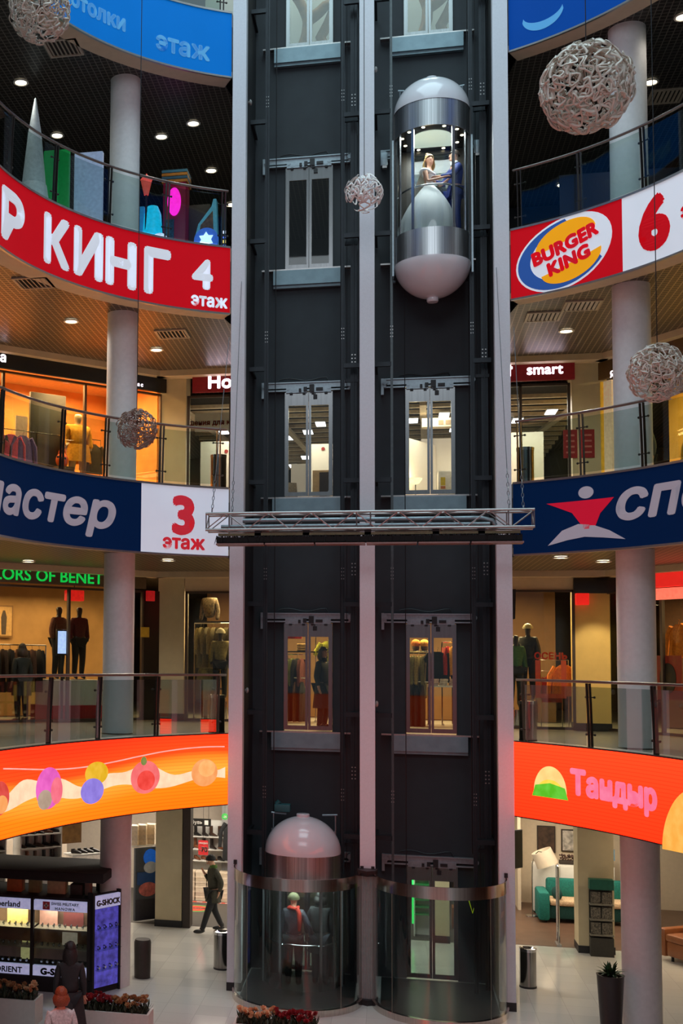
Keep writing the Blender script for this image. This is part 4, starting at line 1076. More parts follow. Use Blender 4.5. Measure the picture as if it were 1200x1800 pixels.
def bin_(x, y, z, label, h=.76):
    t = thing('litter_bin', label, 'litter bin', (x, y, z))
    MB().lathe([(0, .02), (.158, .02), (.16, .04), (.16, h-.06), (.155, h-.06)], seg=36).build('drum', BRUSHED('bin_steel', (150, 148, 146), .16, 20, .3), t)
    MB().lathe([(.0, 0), (.165, 0), (.165, .035), (.0, .035)], seg=36).build('foot_ring', MECH, t)
    MB().lathe([(.165, h-.06), (.168, h), (.13, h+.005), (.09, h-.04), (.0, h-.06)], seg=36).build('rim', CHROME, t)
for n, where in ((0, 'on the ground floor'), (1, 'on the second floor gallery'), (2, 'on the third floor gallery')):
    for sd in (-1, 1):
        if n == 0: p = (-2.98, -.25) if sd < 0 else (3.06, -.02)
        else: p = (sd*2.99, -1.15)
        bin_(*p, n*H, 'round steel litter bin %s just %s of the lift columns' % (where, SIDE[sd]), .76)
def sign_box(W, x0, x1, z0, z1, y, n, m, label, texts, cat='shop sign', d=.10):
    t = thing('shop_sign', label, cat, (*wpt(W, 0, 0), n*H), W['a'])
    MB().box(x0, y-d, z0, x1, y, z1, .008).build('board', m, t)
    for tx, size, x, z, tm, kw in texts: text(tx, size, tm, t, x, y-d-.006, z, **kw)
    return t
def frame_window(n, W, x0, x1, z1, name, m, cols, zb=.05):
    """shop window of tall glass panes in thin frames"""
    g = MB().box(x0, -.012, zb, x1, -.004, z1).build(name, GLASS('shop_window_glass', (240, 244, 242), .8, .01, 1.3), smooth=False, loc=(*wpt(W, 0, 0), n*H)); g.rotation_euler = (0, 0, W['a'])
    struct(g)
    f = MB()
    for k in range(cols+1):
        x = x0+(x1-x0)*k/cols; f.box(x-.03, -.05, 0, x+.03, .03, z1)
    f.box(x0, -.05, 0, x1, .03, .06); f.box(x0, -.05, z1-.05, x1, .03, z1)
    o = f.build('window_frame', m, smooth=False, loc=(*wpt(W, 0, 0), n*H)); o.rotation_euler = (0, 0, W['a']); struct(o)
def shop_light(W, x, y, z, sx, sy, e, col): return light('AREA', 'shop_light', W3(W, x, y, z), e, col, sx, sy, rot=(0, 0, W['a']))
def light_panel(W, x, y, z, sx, sy, label, e=8):
    t = thing('ceiling_light', label, 'ceiling light', W3(W, x, y, z), W['a'], 'light panels of the furniture shop ceiling')
    MB().box(-sx, -sy, .012, sx, sy, .05).build('housing', WHITEPAINT, t, smooth=False); MB().box(-sx+.01, -sy+.01, 0, sx-.01, sy-.01, .012).build('diffuser', WHITEGLOW, t, smooth=False)

# ---------------- third floor, middle: furniture shop
n = 2; z = n*H
BEAM = M('cream_beam', (206, 188, 160), .6); PART = M('cream_partition', (226, 214, 196), .7, 0, .02)
DRED = M('dark_red_sign', (128, 14, 26), .5, glow=.10); WLET = M('white_letters', (245, 236, 245), .4, glow=1.3)
struct(MB().box(-5.0, 3.95, z+3.10, 5.1, 15.9, z+3.16).build('ceiling_void', M('black_ceiling_void', (24, 22, 22), .9), smooth=False))
for k in range(15):
    y = 4.1+.72*k
    tag(MB().box(-4.9, y, z+2.84, 5.0, y+.10, z+2.93).build('ceiling_beam', BEAM, smooth=False), 'cream cross beam under the black ceiling of the furniture shop', 'beam', 'cross beams of the furniture shop')
for x0, y0, x1, y1, lab in ((-2.5, 4.4, -1.6, 14.8, 'slanting cream beam seen through the left third-floor lift doors'), (1.2, 4.2, 1.5, 14, 'slanting cream beam seen through the right third-floor lift doors'), (4.9, 4.2, 3.7, 13, 'slanting cream beam in the shop window under the red sign on the right'), (-4.6, 4.2, -3.6, 13, 'slanting cream beam in the shop window under the red sign on the left')):
    tag(MB().bar((x0, y0, z+2.80), (x1, y1, z+2.80), .16, .07).build('ceiling_beam', BEAM, smooth=False), lab, 'beam')
for x, y in ((-1.35, 6.3), (-1.75, 7.4), (-2.35, 8.2), (-2.1, 11.6), (-2.6, 13.2), (1.0, 6.2), (1.75, 5.6), (2.1, 7.6), (3.6, 6.6), (4.3, 5.6), (-4.0, 7.0), (.3, 9)):
    light_panel(MIDW, x, y-3.3, z+2.77, .13, .30, 'white ceiling light panel of the furniture shop')
slab('wall_partition', MIDW, -4.4, 2.2, z, -2.2, 2.3, z+2.25, PART); slab('wall_partition', MIDW, -1.55, 2.4, z, -.2, 2.5, z+2.15, PART); slab('wall_partition', MIDW, -2.4, 6.5, z, -1.5, 6.6, z+2.3, PART)
slab('wall_partition', MIDW, 1.2, 2.9, z, 2.6, 3.0, z+2.30, PART); slab('wall_partition', MIDW, 3.2, 2.6, z, 4.15, 2.7, z+2.35, PART)
o = slab('wall_partition', MIDW, 0, 0, z, .08, 1.6, z+2.10, PART); o.location = (.70, 4.75, 0); o.rotation_euler = (0, 0, -.52)
for x, y, e in ((-3.3, 1.5, 60), (-1.5, 1.6, 60), (1.3, 1.4, 70), (3.6, 1.5, 70)): shop_light(MIDW, x, y, z+2.75, 1.2, 1.2, e, (1, .90, .78))
shop_light(MIDW, 0, 8, z+2.75, 8, 4, 160, (1, .92, .82))
t = thing('paper_banner', 'long white paper banner with red words over the left shop window', 'banner', (-4.3, 3.9, z))
MB().box(0, 0, 2.22, 1.9, .02, 2.68).build('sheet', WHITEPAINT, t, smooth=False)
text('решения для каждого', .17, M('red_print', (176, 40, 34), .5), t, -.36, -.006, 2.38, bold=.006, align='LEFT')
tag(MB().cyl((0, 0, 0), (0, .012, 0), .05, seg=24).build('alarm_disc', M('red_disc', (150, 40, 34), .5), loc=(-3.72, 5.48, z+1.98)), 'small round red alarm disc on the white partition behind the left shop window', 'alarm')
tag(MB().cyl((0, 0, 0), (0, .012, 0), .045, seg=24).build('alarm_disc', M('red_disc'), loc=(-1.25, 5.68, z+2.02)), 'small round red alarm disc seen through the left third-floor lift doors', 'alarm')
# signs over the two entrances
t = sign_box(MIDW, -4.25, -2.2, 3.04, 3.52, -.05, n, DRED, 'dark red shop sign with white letters left of the lift columns', [('Hoff', .46, -3.88, 3.13, WLET, dict(bold=.016, align='LEFT'))])
t = sign_box(MIDW, 2.2, 4.52, 3.04, 3.56, -.05, n, DRED, 'dark red shop sign with the white word smart right of the lift columns', [('Hoff', .46, 2.32, 3.16, WLET, dict(bold=.016, align='LEFT')), ('smart', .33, 3.48, 3.18, WLET, dict(bold=.010, align='LEFT'))])
DF = M('dark_brown_frame', (64, 50, 42), .5)
frame_window(n, MIDW, -4.36, -2.3, 2.98, 'window_1', DF, 2); frame_window(n, MIDW, 2.3, 4.40, 2.98, 'window_2', DF, 2)
for x, lab in ((4.42, 'narrow red poster with white words beside the right furniture shop window, left one'), (4.79, 'narrow red poster with white words on the beige pillar, right one')):
    t = thing('poster', lab, 'poster', (x, 3.285 if x > 4.5 else 3.27, z)); MB().box(-.15, 0, 1.25, .15, .012, 1.90).build('sheet', M('poster_red', (150, 22, 24), .5), t, smooth=False)
    for q in range(4): MB().box(-.09, -.004, 1.36+q*.13, .09, 0, 1.40+q*.13).build('print_line', M('poster_pale', (196, 120, 112), .5), t, smooth=False)
# furniture seen through the doors
t = thing('table_lamp', 'bowl shaped uplighter lamp glowing behind the right third-floor lift doors', 'lamp', (1.03, 4.62, z))
MB().lathe([(.015, .90), (.09, .93), (.155, 1.02), (.16, 1.05), (.14, 1.04), (.0, .93)], seg=28).build('lamp_shade', M('lamp_shade_glow', (255, 226, 178), .5, glow=1.6), t); MB().cyl((0, 0, .05), (0, 0, .92), .014).cyl((0, 0, 0), (0, 0, .05), .14, .05).build('stand', CHROME, t)
light('POINT', 'bulb', (0, .12, 1.15), 12, (1, .72, .42), .05, parent=t)
t = cabinet((1.82, 4.6, z), 0, .52, .55, 1.22, M('white_cabinet', (226, 216, 200), .4), 'white cabinet with a yellow energy label behind the right third-floor lift doors', doors=1)
MB().box(-.20, -.026, .86, -.09, -.021, 1.06).build('energy_label', M('yellow_label', (222, 190, 40), .5), t, smooth=False)
MB().box(-.20, -.026, .78, -.09, -.021, .845).build('price_label', M('orange_label', (190, 110, 50), .5), t, smooth=False)
t = cabinet((-1.22, 4.6, z), 0, .46, .5, 1.30, M('oak_cabinet', (176, 146, 106), .5), 'oak cabinet with a mirror door behind the left third-floor lift doors', doors=1)
MB().box(-.06, -.03, .12, .19, -.022, 1.24).build('mirror', M('mirror_brown', (70, 52, 40), .1, .6), t, smooth=False)
t = thing('armchair', 'grey-brown upholstered armchair behind the left third-floor lift doors', 'armchair', (-1.98, 4.7, z), .5)
UPH = cloth((112, 100, 84))
MB().box(-.32, -.3, .25, .32, .3, .45, .05).build('seat', UPH, t); MB().prismY([(-.30, .42), (.30, .42), (.24, 1.05), (-.24, 1.05)], .22, .34).build('backrest', UPH, t)
for s in (-1, 1): MB().box(s*.32, -.3, .25, s*.40, .3, .65, .03).build('armrest', UPH, t)
for a in (-1, 1):
    for b in (-1, 1): MB().cyl((a*.28, b*.26, 0), (a*.3, b*.28, .26), .02).build('leg', BEAM, t)
t = thing('extractor_hood', 'long cream duct with square grilles under the ceiling of the right shop view', 'duct', (1.75, 5.2, z+2.42)); MB().cyl((-.4, .15, .22), (-.4, .15, .70), .012, seg=6).cyl((.45, .15, .22), (.45, .15, .70), .012, seg=6).build('hanger_rod', MECH, t)
MB().box(-.55, 0, 0, .6, .3, .22).build('duct', BEAM, t, smooth=False)
for k in range(4): MB().box(-.15+k*.17, -.012, .05, -.03+k*.17, 0, .16).build('grille', M('grille_tan', (150, 122, 88), .6), t, smooth=False)
# ---------------- third floor, left wing: amber lit fashion shop
AMB = M('amber_wall', (214, 140, 70), .7, 0, .15, 2)
slab('wall_shop', WL, -9, 2.6, z, 1.0, 2.7, z+3.5, AMB)
slab('wall_shop', WL, .06, .15, z, .14, 2.6, z+3.5, AMB)
slab('ceiling_shop', WL, -9, .1, z+3.45, .3, 2.6, z+3.5, M('amber_ceiling', (190, 140, 90), .7))
sign_box(WL, -9, .12, 3.08, 3.54, -.06, n, M('black_navy_fascia', (18, 22, 30), .5), 'black-navy shop fascia above the amber shop windows on the third floor left', [('а', .30, -4.36, 3.22, WLET, dict(bold=.008)), ('я с', .12, -.66, 3.14, WLET, dict(bold=.003))])
frame_window(n, WL, -8.6, .05, 3.06, 'window_3', M('amber_frame', (96, 64, 40), .5), 4)
for x, e in ((-6.5, 190), (-4, 260), (-1.8, 260)): shop_light(WL, x, 1.2, z+3.3, 1.6, 1.2, e, (1, .58, .22))
t = thing('display_board', 'tall dark brown display panel in the amber shop window', 'display panel', W3(WL, -2.7, .7, z), WL['a']); MB().box(-.48, 0, 0, .48, .08, 2.85, .01).build('panel', M('dark_panel', (52, 42, 36), .6), t); MB().box(-.30, -.02, .3, -.02, 0, 1.9).build('picture', M('brown_print', (84, 66, 50), .6, nz=.4, ns=5), t, smooth=False)
YEL = cloth((230, 150, 26))
ym = put(mannequin, WL, -2.0, .50, z, 'mannequin in a bright yellow coat in the amber shop window', YEL, 'coat', .55, (206, 172, 130)); ym.scale = (1.5, 1.2, 1.06)
shop_light(WL, -2.0, .22, z+3.3, 1.6, .2, 120, (1, .66, .28))  # extra unseen lamp added to brighten the yellow coat
t = thing('bag', 'round orange bag on a stand in the amber shop window', 'bag', W3(WL, -2.5, .35, z), WL['a']); MB().ball((0, 0, 1.22), .17, 1, .6, 1.05).build('body', M('orange_leather', (214, 84, 20), .5), t); MB().tube([(.1*math.cos(a), 0, 1.36+.14*math.sin(a)) for a in [PI*k/10 for k in range(11)]], .012, 6).build('handle', M('orange_leather'), t); MB().box(-.22, -.2, 0, .22, .2, 1.06).build('stand', M('stand_brown', (80, 62, 48), .6), t, smooth=False)
for x, c, lab in ((-3.72, (206, 84, 118), 'pink blouse hanging low in the amber shop window'), (-3.42, (104, 84, 140), 'purple blouse hanging low in the amber shop window'), (-4.1, (60, 48, 44), 'dark brown jacket hanging in the amber shop window'), (-4.5, (48, 40, 40), 'black jacket hanging at the left edge of the amber shop window'), (-1.5, (96, 78, 60), 'grey-brown coat hanging right of the yellow coat')):
    put(garment, WL, x, .6, z+1.75, 'jacket', c, lab)
t = thing('clothes_rail', 'clothes rail in the amber shop window', 'clothes rail', W3(WL, -3.1, .6, z), WL['a']); MB().tube([(-1.6, 0, 0), (-1.6, 0, 1.86), (1.8, 0, 1.86), (1.8, 0, 0)], .014, 8).build('rail', CHROME, t)
t = thing('poster', 'pale poster on the amber shop wall left of the dark display panel', 'poster', W3(WL, -3.25, 1.0, z), WL['a']); MB().box(-.16, 0, 1.55, .16, .015, 2.3).build('sheet', M('pale_poster', (222, 206, 196), .6), t, smooth=False)
# ---------------- third floor, right wing: yellow lit shop
YW = M('yellow_wall', (214, 160, 60), .7, 0, .12, 2)
slab('wall_shop', WR, -.6, 2.4, z, 9, 2.5, z+3.5, YW)
slab('trim_1', WR, -.30, -.12, z, -.04, .1, z+2.98, M('yellow_strip', (240, 186, 54), .5, glow=.18)); slab('trim_2', WR, -.02, -.08, z, .22, .1, z+2.98, M('cream_strip', (244, 222, 184), .5, glow=.18))
slab('trim_3', WR, .30, -.05, z, .5, .1, z+2.98, M('dark_panel')); 
sign_box(WR, -.3, 8.5, 3.02, 3.48, -.05, n, M('ochre_fascia', (96, 70, 36), .6), 'ochre shop fascia on the right wing of the third floor', [('Я', .20, .34, 3.0, WLET, dict(bold=.004))])
frame_window(n, WR, .5, 8, 3.0, 'window_4', DF, 4)
for x in (.8, 2.6, 4.4): shop_light(WR, x, 1.2, z+3.2, 1.4, 1.2, 90, (1, .70, .28))
t = thing('light_box', 'bright cream light box in the yellow shop window at the right edge', 'light box', W3(WR, 2.35, .8, z), WR['a']); MB().box(-.28, 0, .9, .28, .08, 2.6).build('case', ALU, t, smooth=False); MB().box(-.26, -.01, .92, .26, 0, 2.58).build('face', M('cream_glow', (255, 226, 160), .5, glow=1.0), t, smooth=False)
GREY = cloth((70, 72, 70)); 
person('person', 'person in a dark grey jacket with green collar standing on the right third-floor gallery', W3(WR, 1.62, -.55, z), WR['a']+.2, dict(), 1.03, False, GREY, M('black_jeans'), (30, 28, 26), (40, 32, 26), 0, (1.0, .75, .19, .22, GREY, 'jacket_hem'), M('green_lining', (110, 130, 56), .8), True, .3, bulk=1.15)
put(garment, WR, 2.15, .35, z+1.45, 'jacket', (176, 152, 60), 'mustard jacket hanging low at the right edge of the third floor')
# ---------------- second floor, middle: sportswear shop
n = 1; z = H
DWALL = M('warm_brown_wall', (112, 82, 50), .8, 0, .1, 3)
slab('wall_shop', MIDW, -4.4, 3.6, z, 4.5, 3.7, z+3.5, DWALL)
slab('ceiling_shop', MIDW, -4.4, .1, z+3.3, 4.5, 3.6, z+3.36, M('shop_ceiling_brown', (120, 96, 66), .8))
frame_window(n, MIDW, -4.36, -2.3, 3.10, 'window_5', DF, 1); frame_window(n, MIDW, 2.3, 4.44, 3.14, 'window_6', DF, 1)
slab('wall_header', MIDW, -4.4, -.02, z+3.1, 4.5, .08, z+3.5, BEIGE)
for x, e in ((-3.4, 110), (-1.4, 170), (1.3, 210), (3.5, 110)): shop_light(MIDW, x, 1.4, z+3.2, 1.2, 1.0, e, (1, .70, .34))
for x0, lab in ((-4.25, 'dark shelf carrying a headless torso in the left sportswear window'), (-2.25, 'dark wall shelf seen through the left second-floor lift doors'), (.75, 'dark wall shelf seen through the right second-floor lift doors')):
    t = thing('goods_shelf', lab, 'shelf', (x0, 4.35, z)); zz = 2.42 if x0 < -4 else 1.70
    MB().box(0, 0, zz-.03, 1.2, .4, zz).build('board', MECH, t, smooth=False); MB().box(.05, .36, .0, .09, .4, zz).box(1.11, .36, 0, 1.15, .4, zz).build('upright', MECH, t, smooth=False)
t = thing('torso_form', 'headless torso in a patterned brown jacket on the shelf in the left sportswear window', 'torso form', (-3.98, 4.5, z+2.42), -.3)
MB().add(skin({k: (*STAND[k][:2], STAND[k][2]-.88, *[q+.02 for q in RAD[k]]) for k in ('pelvis', 'belly', 'chest', 'neck0', 'shL', 'shR', 'elL', 'wrL', 'elR', 'wrR')}, [e for e in EDG if e[0] in ('pelvis', 'belly', 'chest', 'shL', 'elL', 'shR', 'elR') and e[1] in ('belly', 'chest', 'neck0', 'shL', 'elL', 'wrL', 'shR', 'elR', 'wrR')], 'chest', 1)).build('jacket', M('patterned_brown', (96, 80, 56), .8, 0, .7, 26), t, ang=60)
rack((-3.75, 4.15, z), 0, 1.1, 2.36, 'high clothes rail in the left sportswear window', [(132, 118, 72), (112, 100, 64), (138, 122, 80), (100, 90, 60), (126, 114, 74), (92, 80, 58)], 'olive brown jacket on the high rail of the left sportswear window', 'olive jackets in the left window', 'coat')
mannequin((-3.58, 3.62, z), .2, 'mannequin in a pale open jacket and white knitted hat in the left sportswear window', cloth((132, 118, 70)), 'jacket', .45, (70, 56, 42), M('white_knit', (238, 226, 190), .8), None, cloth((40, 36, 34)))
t = thing('hip_form', 'hip form in camouflage trousers low in the left sportswear window', 'torso form', (-3.95, 3.75, z), 0); MB().lathe([(.0, 1.27), (.17, 1.25), (.22, 1.1), (.25, .8), (.24, .5), (0, .5)], seg=24, sy=.75).build('trousers', M('camouflage', (104, 96, 52), .8, 0, .7, 9), t); MB().cyl((0, 0, 0), (0, 0, .52), .05).build('stand', MECH, t)
mannequin((3.52, 3.85, z), -.35, 'mannequin in a black and green ski jacket with pale helmet in the right sportswear window', M('ski_black', (34, 36, 30), .5, 0, .6, 14), 'jacket', .62, (52, 46, 38), M('pale_helmet', (206, 196, 150), .3), None, cloth((30, 30, 28)))
mannequin((3.22, 3.62, z), .3, 'mannequin in a green quilted jacket next to the right lift column', cloth((62, 104, 58)), 'jacket', .40, (40, 38, 34), None, None, cloth((30, 32, 30)))
put(garment, MIDW, 4.33, .75, z+1.45, 'jacket', (226, 120, 26), 'orange jacket hanging at the right end of the right sportswear window')
put(garment, MIDW, 4.06, .9, z+1.20, 'shirt', (150, 36, 26), 'red shirt hanging low in the right sportswear window')
t = thing('poster', 'orange-red window poster frame with a dark figure in the right sportswear window', 'poster', (3.95, 3.312, z)); RP = M('orange_red_print', (196, 66, 30), .5, glow=.15)
MB().box(-.33, 0, .70, .33, .01, .80).box(-.33, 0, .80, -.22, .01, 1.55).box(.22, 0, .80, .33, .01, 1.55).build('sheet', RP, t, smooth=False); text('ОСЕНЬ', .20, RP, t, 0, .0, 1.58, bold=.008)
def stand(x, y, zz, lab, w_=.35):
    t = thing('clothes_rail', lab, 'clothes rail', (x, y, z)); MB().tube([(-w_, 0, 0), (-w_, 0, zz), (w_, 0, zz), (w_, 0, 0)], .012, 8).build('rail', CHROME, t)
    for s in (-1, 1): MB().box(s*w_-.03, -.18, 0, s*w_+.03, .18, .02).build('foot', CHROME, t, smooth=False)
stand(4.12, 4.05, 1.56, 'clothes rail holding the orange jacket in the right sportswear window', .30); stand(4.02, 4.2, 1.31, 'low clothes rail holding the red shirt in the right sportswear window', .28); stand(-1.05, 4.4, 2.06, 'clothes rail holding the yellow-green shirt behind the left second-floor lift doors', .30)
t = thing('speaker', 'black wedge loudspeaker right of the lift columns on the second floor', 'loudspeaker', (3.0, 2.3, z+2.75)); MB().prismY([(-.12, -.35), (.10, -.30), (.12, .35), (-.12, .35)], 0, .3).build('cabinet', MECH, t, smooth=False); MB().box(-.02, .1, .35, .02, .14, .85).build('bracket', MECH, t, smooth=False)
t = thing('speaker', 'black wedge loudspeaker left of the lift columns on the second floor', 'loudspeaker', (-3.05, 2.3, z+2.75)); MB().prismY([(-.12, -.30), (.10, -.35), (.12, .35), (-.12, .35)], 0, .3).build('cabinet', MECH, t, smooth=False); MB().box(-.02, .1, .35, .02, .14, .85).build('bracket', MECH, t, smooth=False)
rack((1.02, 4.0, z), 0, .62, 1.72, 'clothes rail behind the right second-floor lift doors', [(150, 134, 80), (124, 116, 70), (160, 140, 84), (112, 104, 64)], 'olive jacket on the rail behind the right second-floor lift doors', 'olive jackets behind the right doors', 'coat')
rack((1.86, 4.1, z), 0, .5, 1.95, 'clothes rail with red garments behind the right second-floor lift doors', [(190, 44, 34), (236, 160, 60), (150, 30, 28)], 'red or amber garment at the right edge of the right second-floor lift doors', 'red garments behind the right doors', 'jacket')
garment((1.50, 3.8, z+1.72), .1, 'jacket', (26, 24, 24), 'black jacket hanging in the middle of the right second-floor lift doors')
for x, c, lab in ((1.02, (208, 120, 40), 'orange knitted hat on a dummy head, left of two on the shelf'), (1.22, (228, 168, 72), 'amber furry hat on a dummy head, right of two on the shelf')):
    t = thing('hat_display', lab, 'hat', (x, 4.5, z+1.70)); MB().ball((0, 0, .12), .085, 1, 1, 1.2).build('head_form', cloth((90, 70, 50)), t); MB().ball((0, 0, .22), .115, 1, 1, .85).build('hat', cloth(c), t)
t = thing('display_table', 'white topped display table behind the right second-floor lift doors', 'table', (1.62, 3.75, z)); MB().box(-.35, -.25, .90, .35, .25, .94).build('table_top', WHITEPAINT, t, smooth=False)
for a in (-1, 1):
    for b in (-1, 1): MB().box(a*.33-.015, b*.23-.015, 0, a*.33+.015, b*.23+.015, .90).build('leg', MECH, t, smooth=False)
for k, (x, c) in enumerate(((1.42, (236, 206, 196)), (1.62, (232, 220, 206)), (1.84, (226, 190, 176)))):
    for q in range(3): tag(MB().box(-.09, -.12, 0, .09, .12, .05, .015).build('folded_sweater', cloth(c), loc=(x+.01*q, 3.72, z+.941+.051*q)), 'folded pale sweater in the %s pile on the white display table' % ('left', 'middle', 'right')[k], 'sweater', 'folded sweaters on the white table')
rack((-1.84, 4.2, z), 0, .6, 1.62, 'clothes rail behind the left second-floor lift doors', [(60, 54, 48), (110, 116, 56), (46, 44, 44), (120, 60, 50)], 'dark garment on the rail behind the left second-floor lift doors', 'dark garments behind the left doors', 'jacket')
for k in range(3): tag(MB().box(-.11, -.12, 0, .11, .12, .06, .015).build('folded_sweater', cloth((206, 170, 110)), loc=(-1.70, 4.52, z+1.701+.061*k)), 'folded tan sweater on the shelf behind the left second-floor lift doors', 'sweater', 'folded sweaters on the shelf')
put(garment, MIDW, -1.05, 1.1, z+1.95, 'shirt', (196, 196, 60), 'yellow-green shirt hanging beside the person in the left second-floor lift doors')
garment((-1.92, 4.3, z+2.62), .1, 'shirt', (190, 40, 36), 'red shirt hanging high behind the left second-floor lift doors')
rack((-1.80, 3.9, z), 0, .62, 1.06, 'low rail of dark trousers behind the left second-floor lift doors', [(40, 36, 34), (96, 60, 34), (34, 32, 34)], 'trousers on the low rail behind the left second-floor lift doors', 'trousers behind the left doors', 'trousers')
rack((1.02, 3.7, z), 0, .56, 1.02, 'low rail of dark trousers behind the right second-floor lift doors', [(52, 46, 36), (38, 34, 32), (70, 48, 34)], 'trousers on the low rail behind the right second-floor lift doors', 'trousers behind the right doors', 'trousers')
# ---------------- second floor, left wing: fashion shop with green neon letters
slab('wall_shop', WL, -9, 2.8, z, 1.0, 2.9, z+3.5, M('warm_tan_wall', (196, 150, 90), .7, 0, .15, 2))
GNEON = M('green_neon', (20, 170, 70), .4, glow=.85)
sign_box(WL, -9, -.4, 3.14, 3.5, -.04, n, M('taupe_fascia', (92, 74, 58), .6), 'taupe fascia with large green letters above the left second-floor shop', [('UNITED COLORS OF BENETTON', .37, -6.62, 3.20, GNEON, dict(bold=.006, align='LEFT', sx=1.06))])
frame_window(n, WL, -8.6, -.42, 3.1, 'window_7', DF, 4)
for x, e in ((-6, 40), (-3.4, 60), (-1.4, 40)): shop_light(WL, x, 1.6, z+3.0, 1.6, 1.2, e, (1, .66, .32))
t = thing('sign_cube', 'glowing red cube sign hanging in the left second-floor shop window', 'sign', W3(WL, -2.14, .3, z), WL['a']); MB().box(-.22, -.1, 2.80, .22, .1, 3.05, .02).build('cube', M('red_glow', (226, 34, 26), .5, glow=.8), t); MB().cyl((0, 0, 3.05), (0, 0, 3.5), .01).build('rod', MECH, t)
t = thing('display_screen', 'upright white-blue display screen on a post in the left second-floor shop window', 'screen', W3(WL, -2.55, .1, z), WL['a']); MB().box(-.17, -.02, 1.52, .17, .03, 2.12, .01).build('casing', MECH, t); MB().box(-.14, -.026, 1.56, .14, -.02, 2.08).build('display', M('blue_white_glow', (176, 200, 255), .4, glow=1.1), t, smooth=False); MB().box(-.03, -.01, 0, .03, .02, 1.52).build('post', MECH, t, smooth=False)
t = thing('podium', 'white display podium with a red lower step in the left second-floor shop window', 'podium', W3(WL, -2.0, .55, z), WL['a']); MB().box(-.75, -.35, .36, .70, .45, .95).build('upper_block', WHITEPAINT, t, smooth=False); MB().box(-.85, -.45, 0, .78, .5, .36).build('lower_step', M('podium_red', (190, 16, 40), .5), t, smooth=False)
mannequin(W3(WL, -1.85, .55, z+.95), WL['a'], 'mannequin in a dark red top standing on the white podium, right one', cloth((92, 30, 30)), 'jacket', 0, (48, 38, 34), None, None, cloth((30, 28, 28)))
mannequin(W3(WL, -2.35, .65, z+.95), WL['a']+.3, 'mannequin in a brown top standing on the white podium, left one', cloth((110, 62, 40)), 'jacket', 0, (60, 46, 38), None, None, cloth((34, 30, 28)))
put(rack, WL, -3.4, .9, z, 1.7, 1.75, 'long clothes rail in the left second-floor shop', [(56, 34, 28), (44, 34, 30), (70, 46, 34), (40, 32, 30), (98, 60, 40), (50, 34, 30), (84, 52, 38), (36, 30, 30)], 'dark brown garment on the long rail of the left second-floor shop', 'dark garments on the long rail', 'coat')
put(rack, WL, -4.6, .7, z, .9, 1.7, 'short clothes rail at the left edge of the second floor', [(146, 28, 34), (120, 24, 30), (86, 40, 34)], 'red garment on the short rail at the left edge', 'red garments on the short rail', 'coat')
t = thing('picture', 'framed picture of a standing figure on the tan shop wall', 'picture', W3(WL, -2.75, 2.72, z), WL['a']); MB().box(-.26, 0, 1.95, .26, .04, 2.75).build('frame', M('tan_frame', (150, 110, 64), .5), t, smooth=False); MB().box(-.22, -.01, 1.99, .22, 0, 2.71).build('print', M('print_ground', (214, 170, 106), .6), t, smooth=False); MB().prismY([(-.06, 2.02), (.06, 2.02), (.08, 2.45), (.03, 2.62), (-.03, 2.62), (-.08, 2.45)], -.014, -.01).build('figure', M('print_figure', (84, 70, 60), .6), t, smooth=False)
t = thing('goods_shelf', 'wall shelf with small goods at the left of the second-floor shop', 'shelf', W3(WL, -3.9, 2.4, z), WL['a'])
for q in (1.5, 1.9): MB().box(-.6, 0, q, .6, .35, q+.03).build('board', WHITEPAINT, t, smooth=False)
person('person', 'shopper in a dark coat seen from behind inside the left second-floor shop', W3(WL, -3.6, .1, z), WL['a']+PI, dict(), 1.0, True, LONGB, M('black_jeans'), (24, 24, 24), (52, 34, 24), .2, (1.0, .6, .2, .24, LONGB, 'coat_skirt'), None, True, 0, bulk=1.08)
slab('window_8', WL, -.40, -.05, z, .12, .02, z+3.1, M('black_glossy_panel', (22, 20, 20), .2))
t = thing('sign_cube', 'red square sign at the top of the black shop front between column and pillar', 'sign', W3(WL, -.27, -.1, z), WL['a']); MB().box(-.12, -.05, 2.85, .12, .0, 3.1, .01).build('cube', M('dull_red_glow', (190, 24, 30), .5, glow=.4), t)
t = thing('notice', 'small yellow notice on the black shop front between column and pillar', 'notice', W3(WL, -.40, -.1, z), WL['a']); MB().box(-.12, -.012, 1.98, .12, 0, 2.22).build('sheet', M('yellow_notice', (168, 128, 28), .5, glow=.1), t, smooth=False)
# ---------------- second floor, right wing
slab('wall_shop', WR, -1.2, 2.6, z, 9, 2.7, z+3.5, M('dark_brown_wall', (84, 58, 40), .8))
sign_box(MIDW, 4.44, 5.5, 3.06, 3.40, -.06, n, M('black_fascia', (20, 18, 18), .4), 'black sign board over the yellow lit pillar left of the right round column, second floor', [])
t = thing('sign_cube', 'small red sign hanging under the black board on the yellow lit pillar', 'sign', (4.62, 3.2, z)); MB().box(-.14, -.06, 2.80, .14, .08, 3.06, .01).build('cube', M('red_glow'), t)
frame_window(n, WR, -.1, 8, 3.1, 'window_9', DF, 5)
RG = M('red_sign_glow', (236, 40, 34), .5, glow=.65)
sign_box(WR, .98, 8.5, 3.12, 3.52, -.08, n, RG, 'glowing red shop sign at the right edge of the second floor', [])
t = thing('light_box', 'pale red light box under the red sign at the right edge, second floor', 'light box', W3(WR, 1.9, -.05, z), WR['a']); MB().box(-.9, -.1, 2.86, 1.6, .05, 3.10, .03).build('case', M('pale_red_glow', (255, 120, 96), .5, glow=.9), t)
for x, e in ((.2, 50), (2.2, 70), (4.4, 60)): shop_light(WR, x, 1.4, z+3.0, 1.2, 1.0, e, (1, .62, .26))
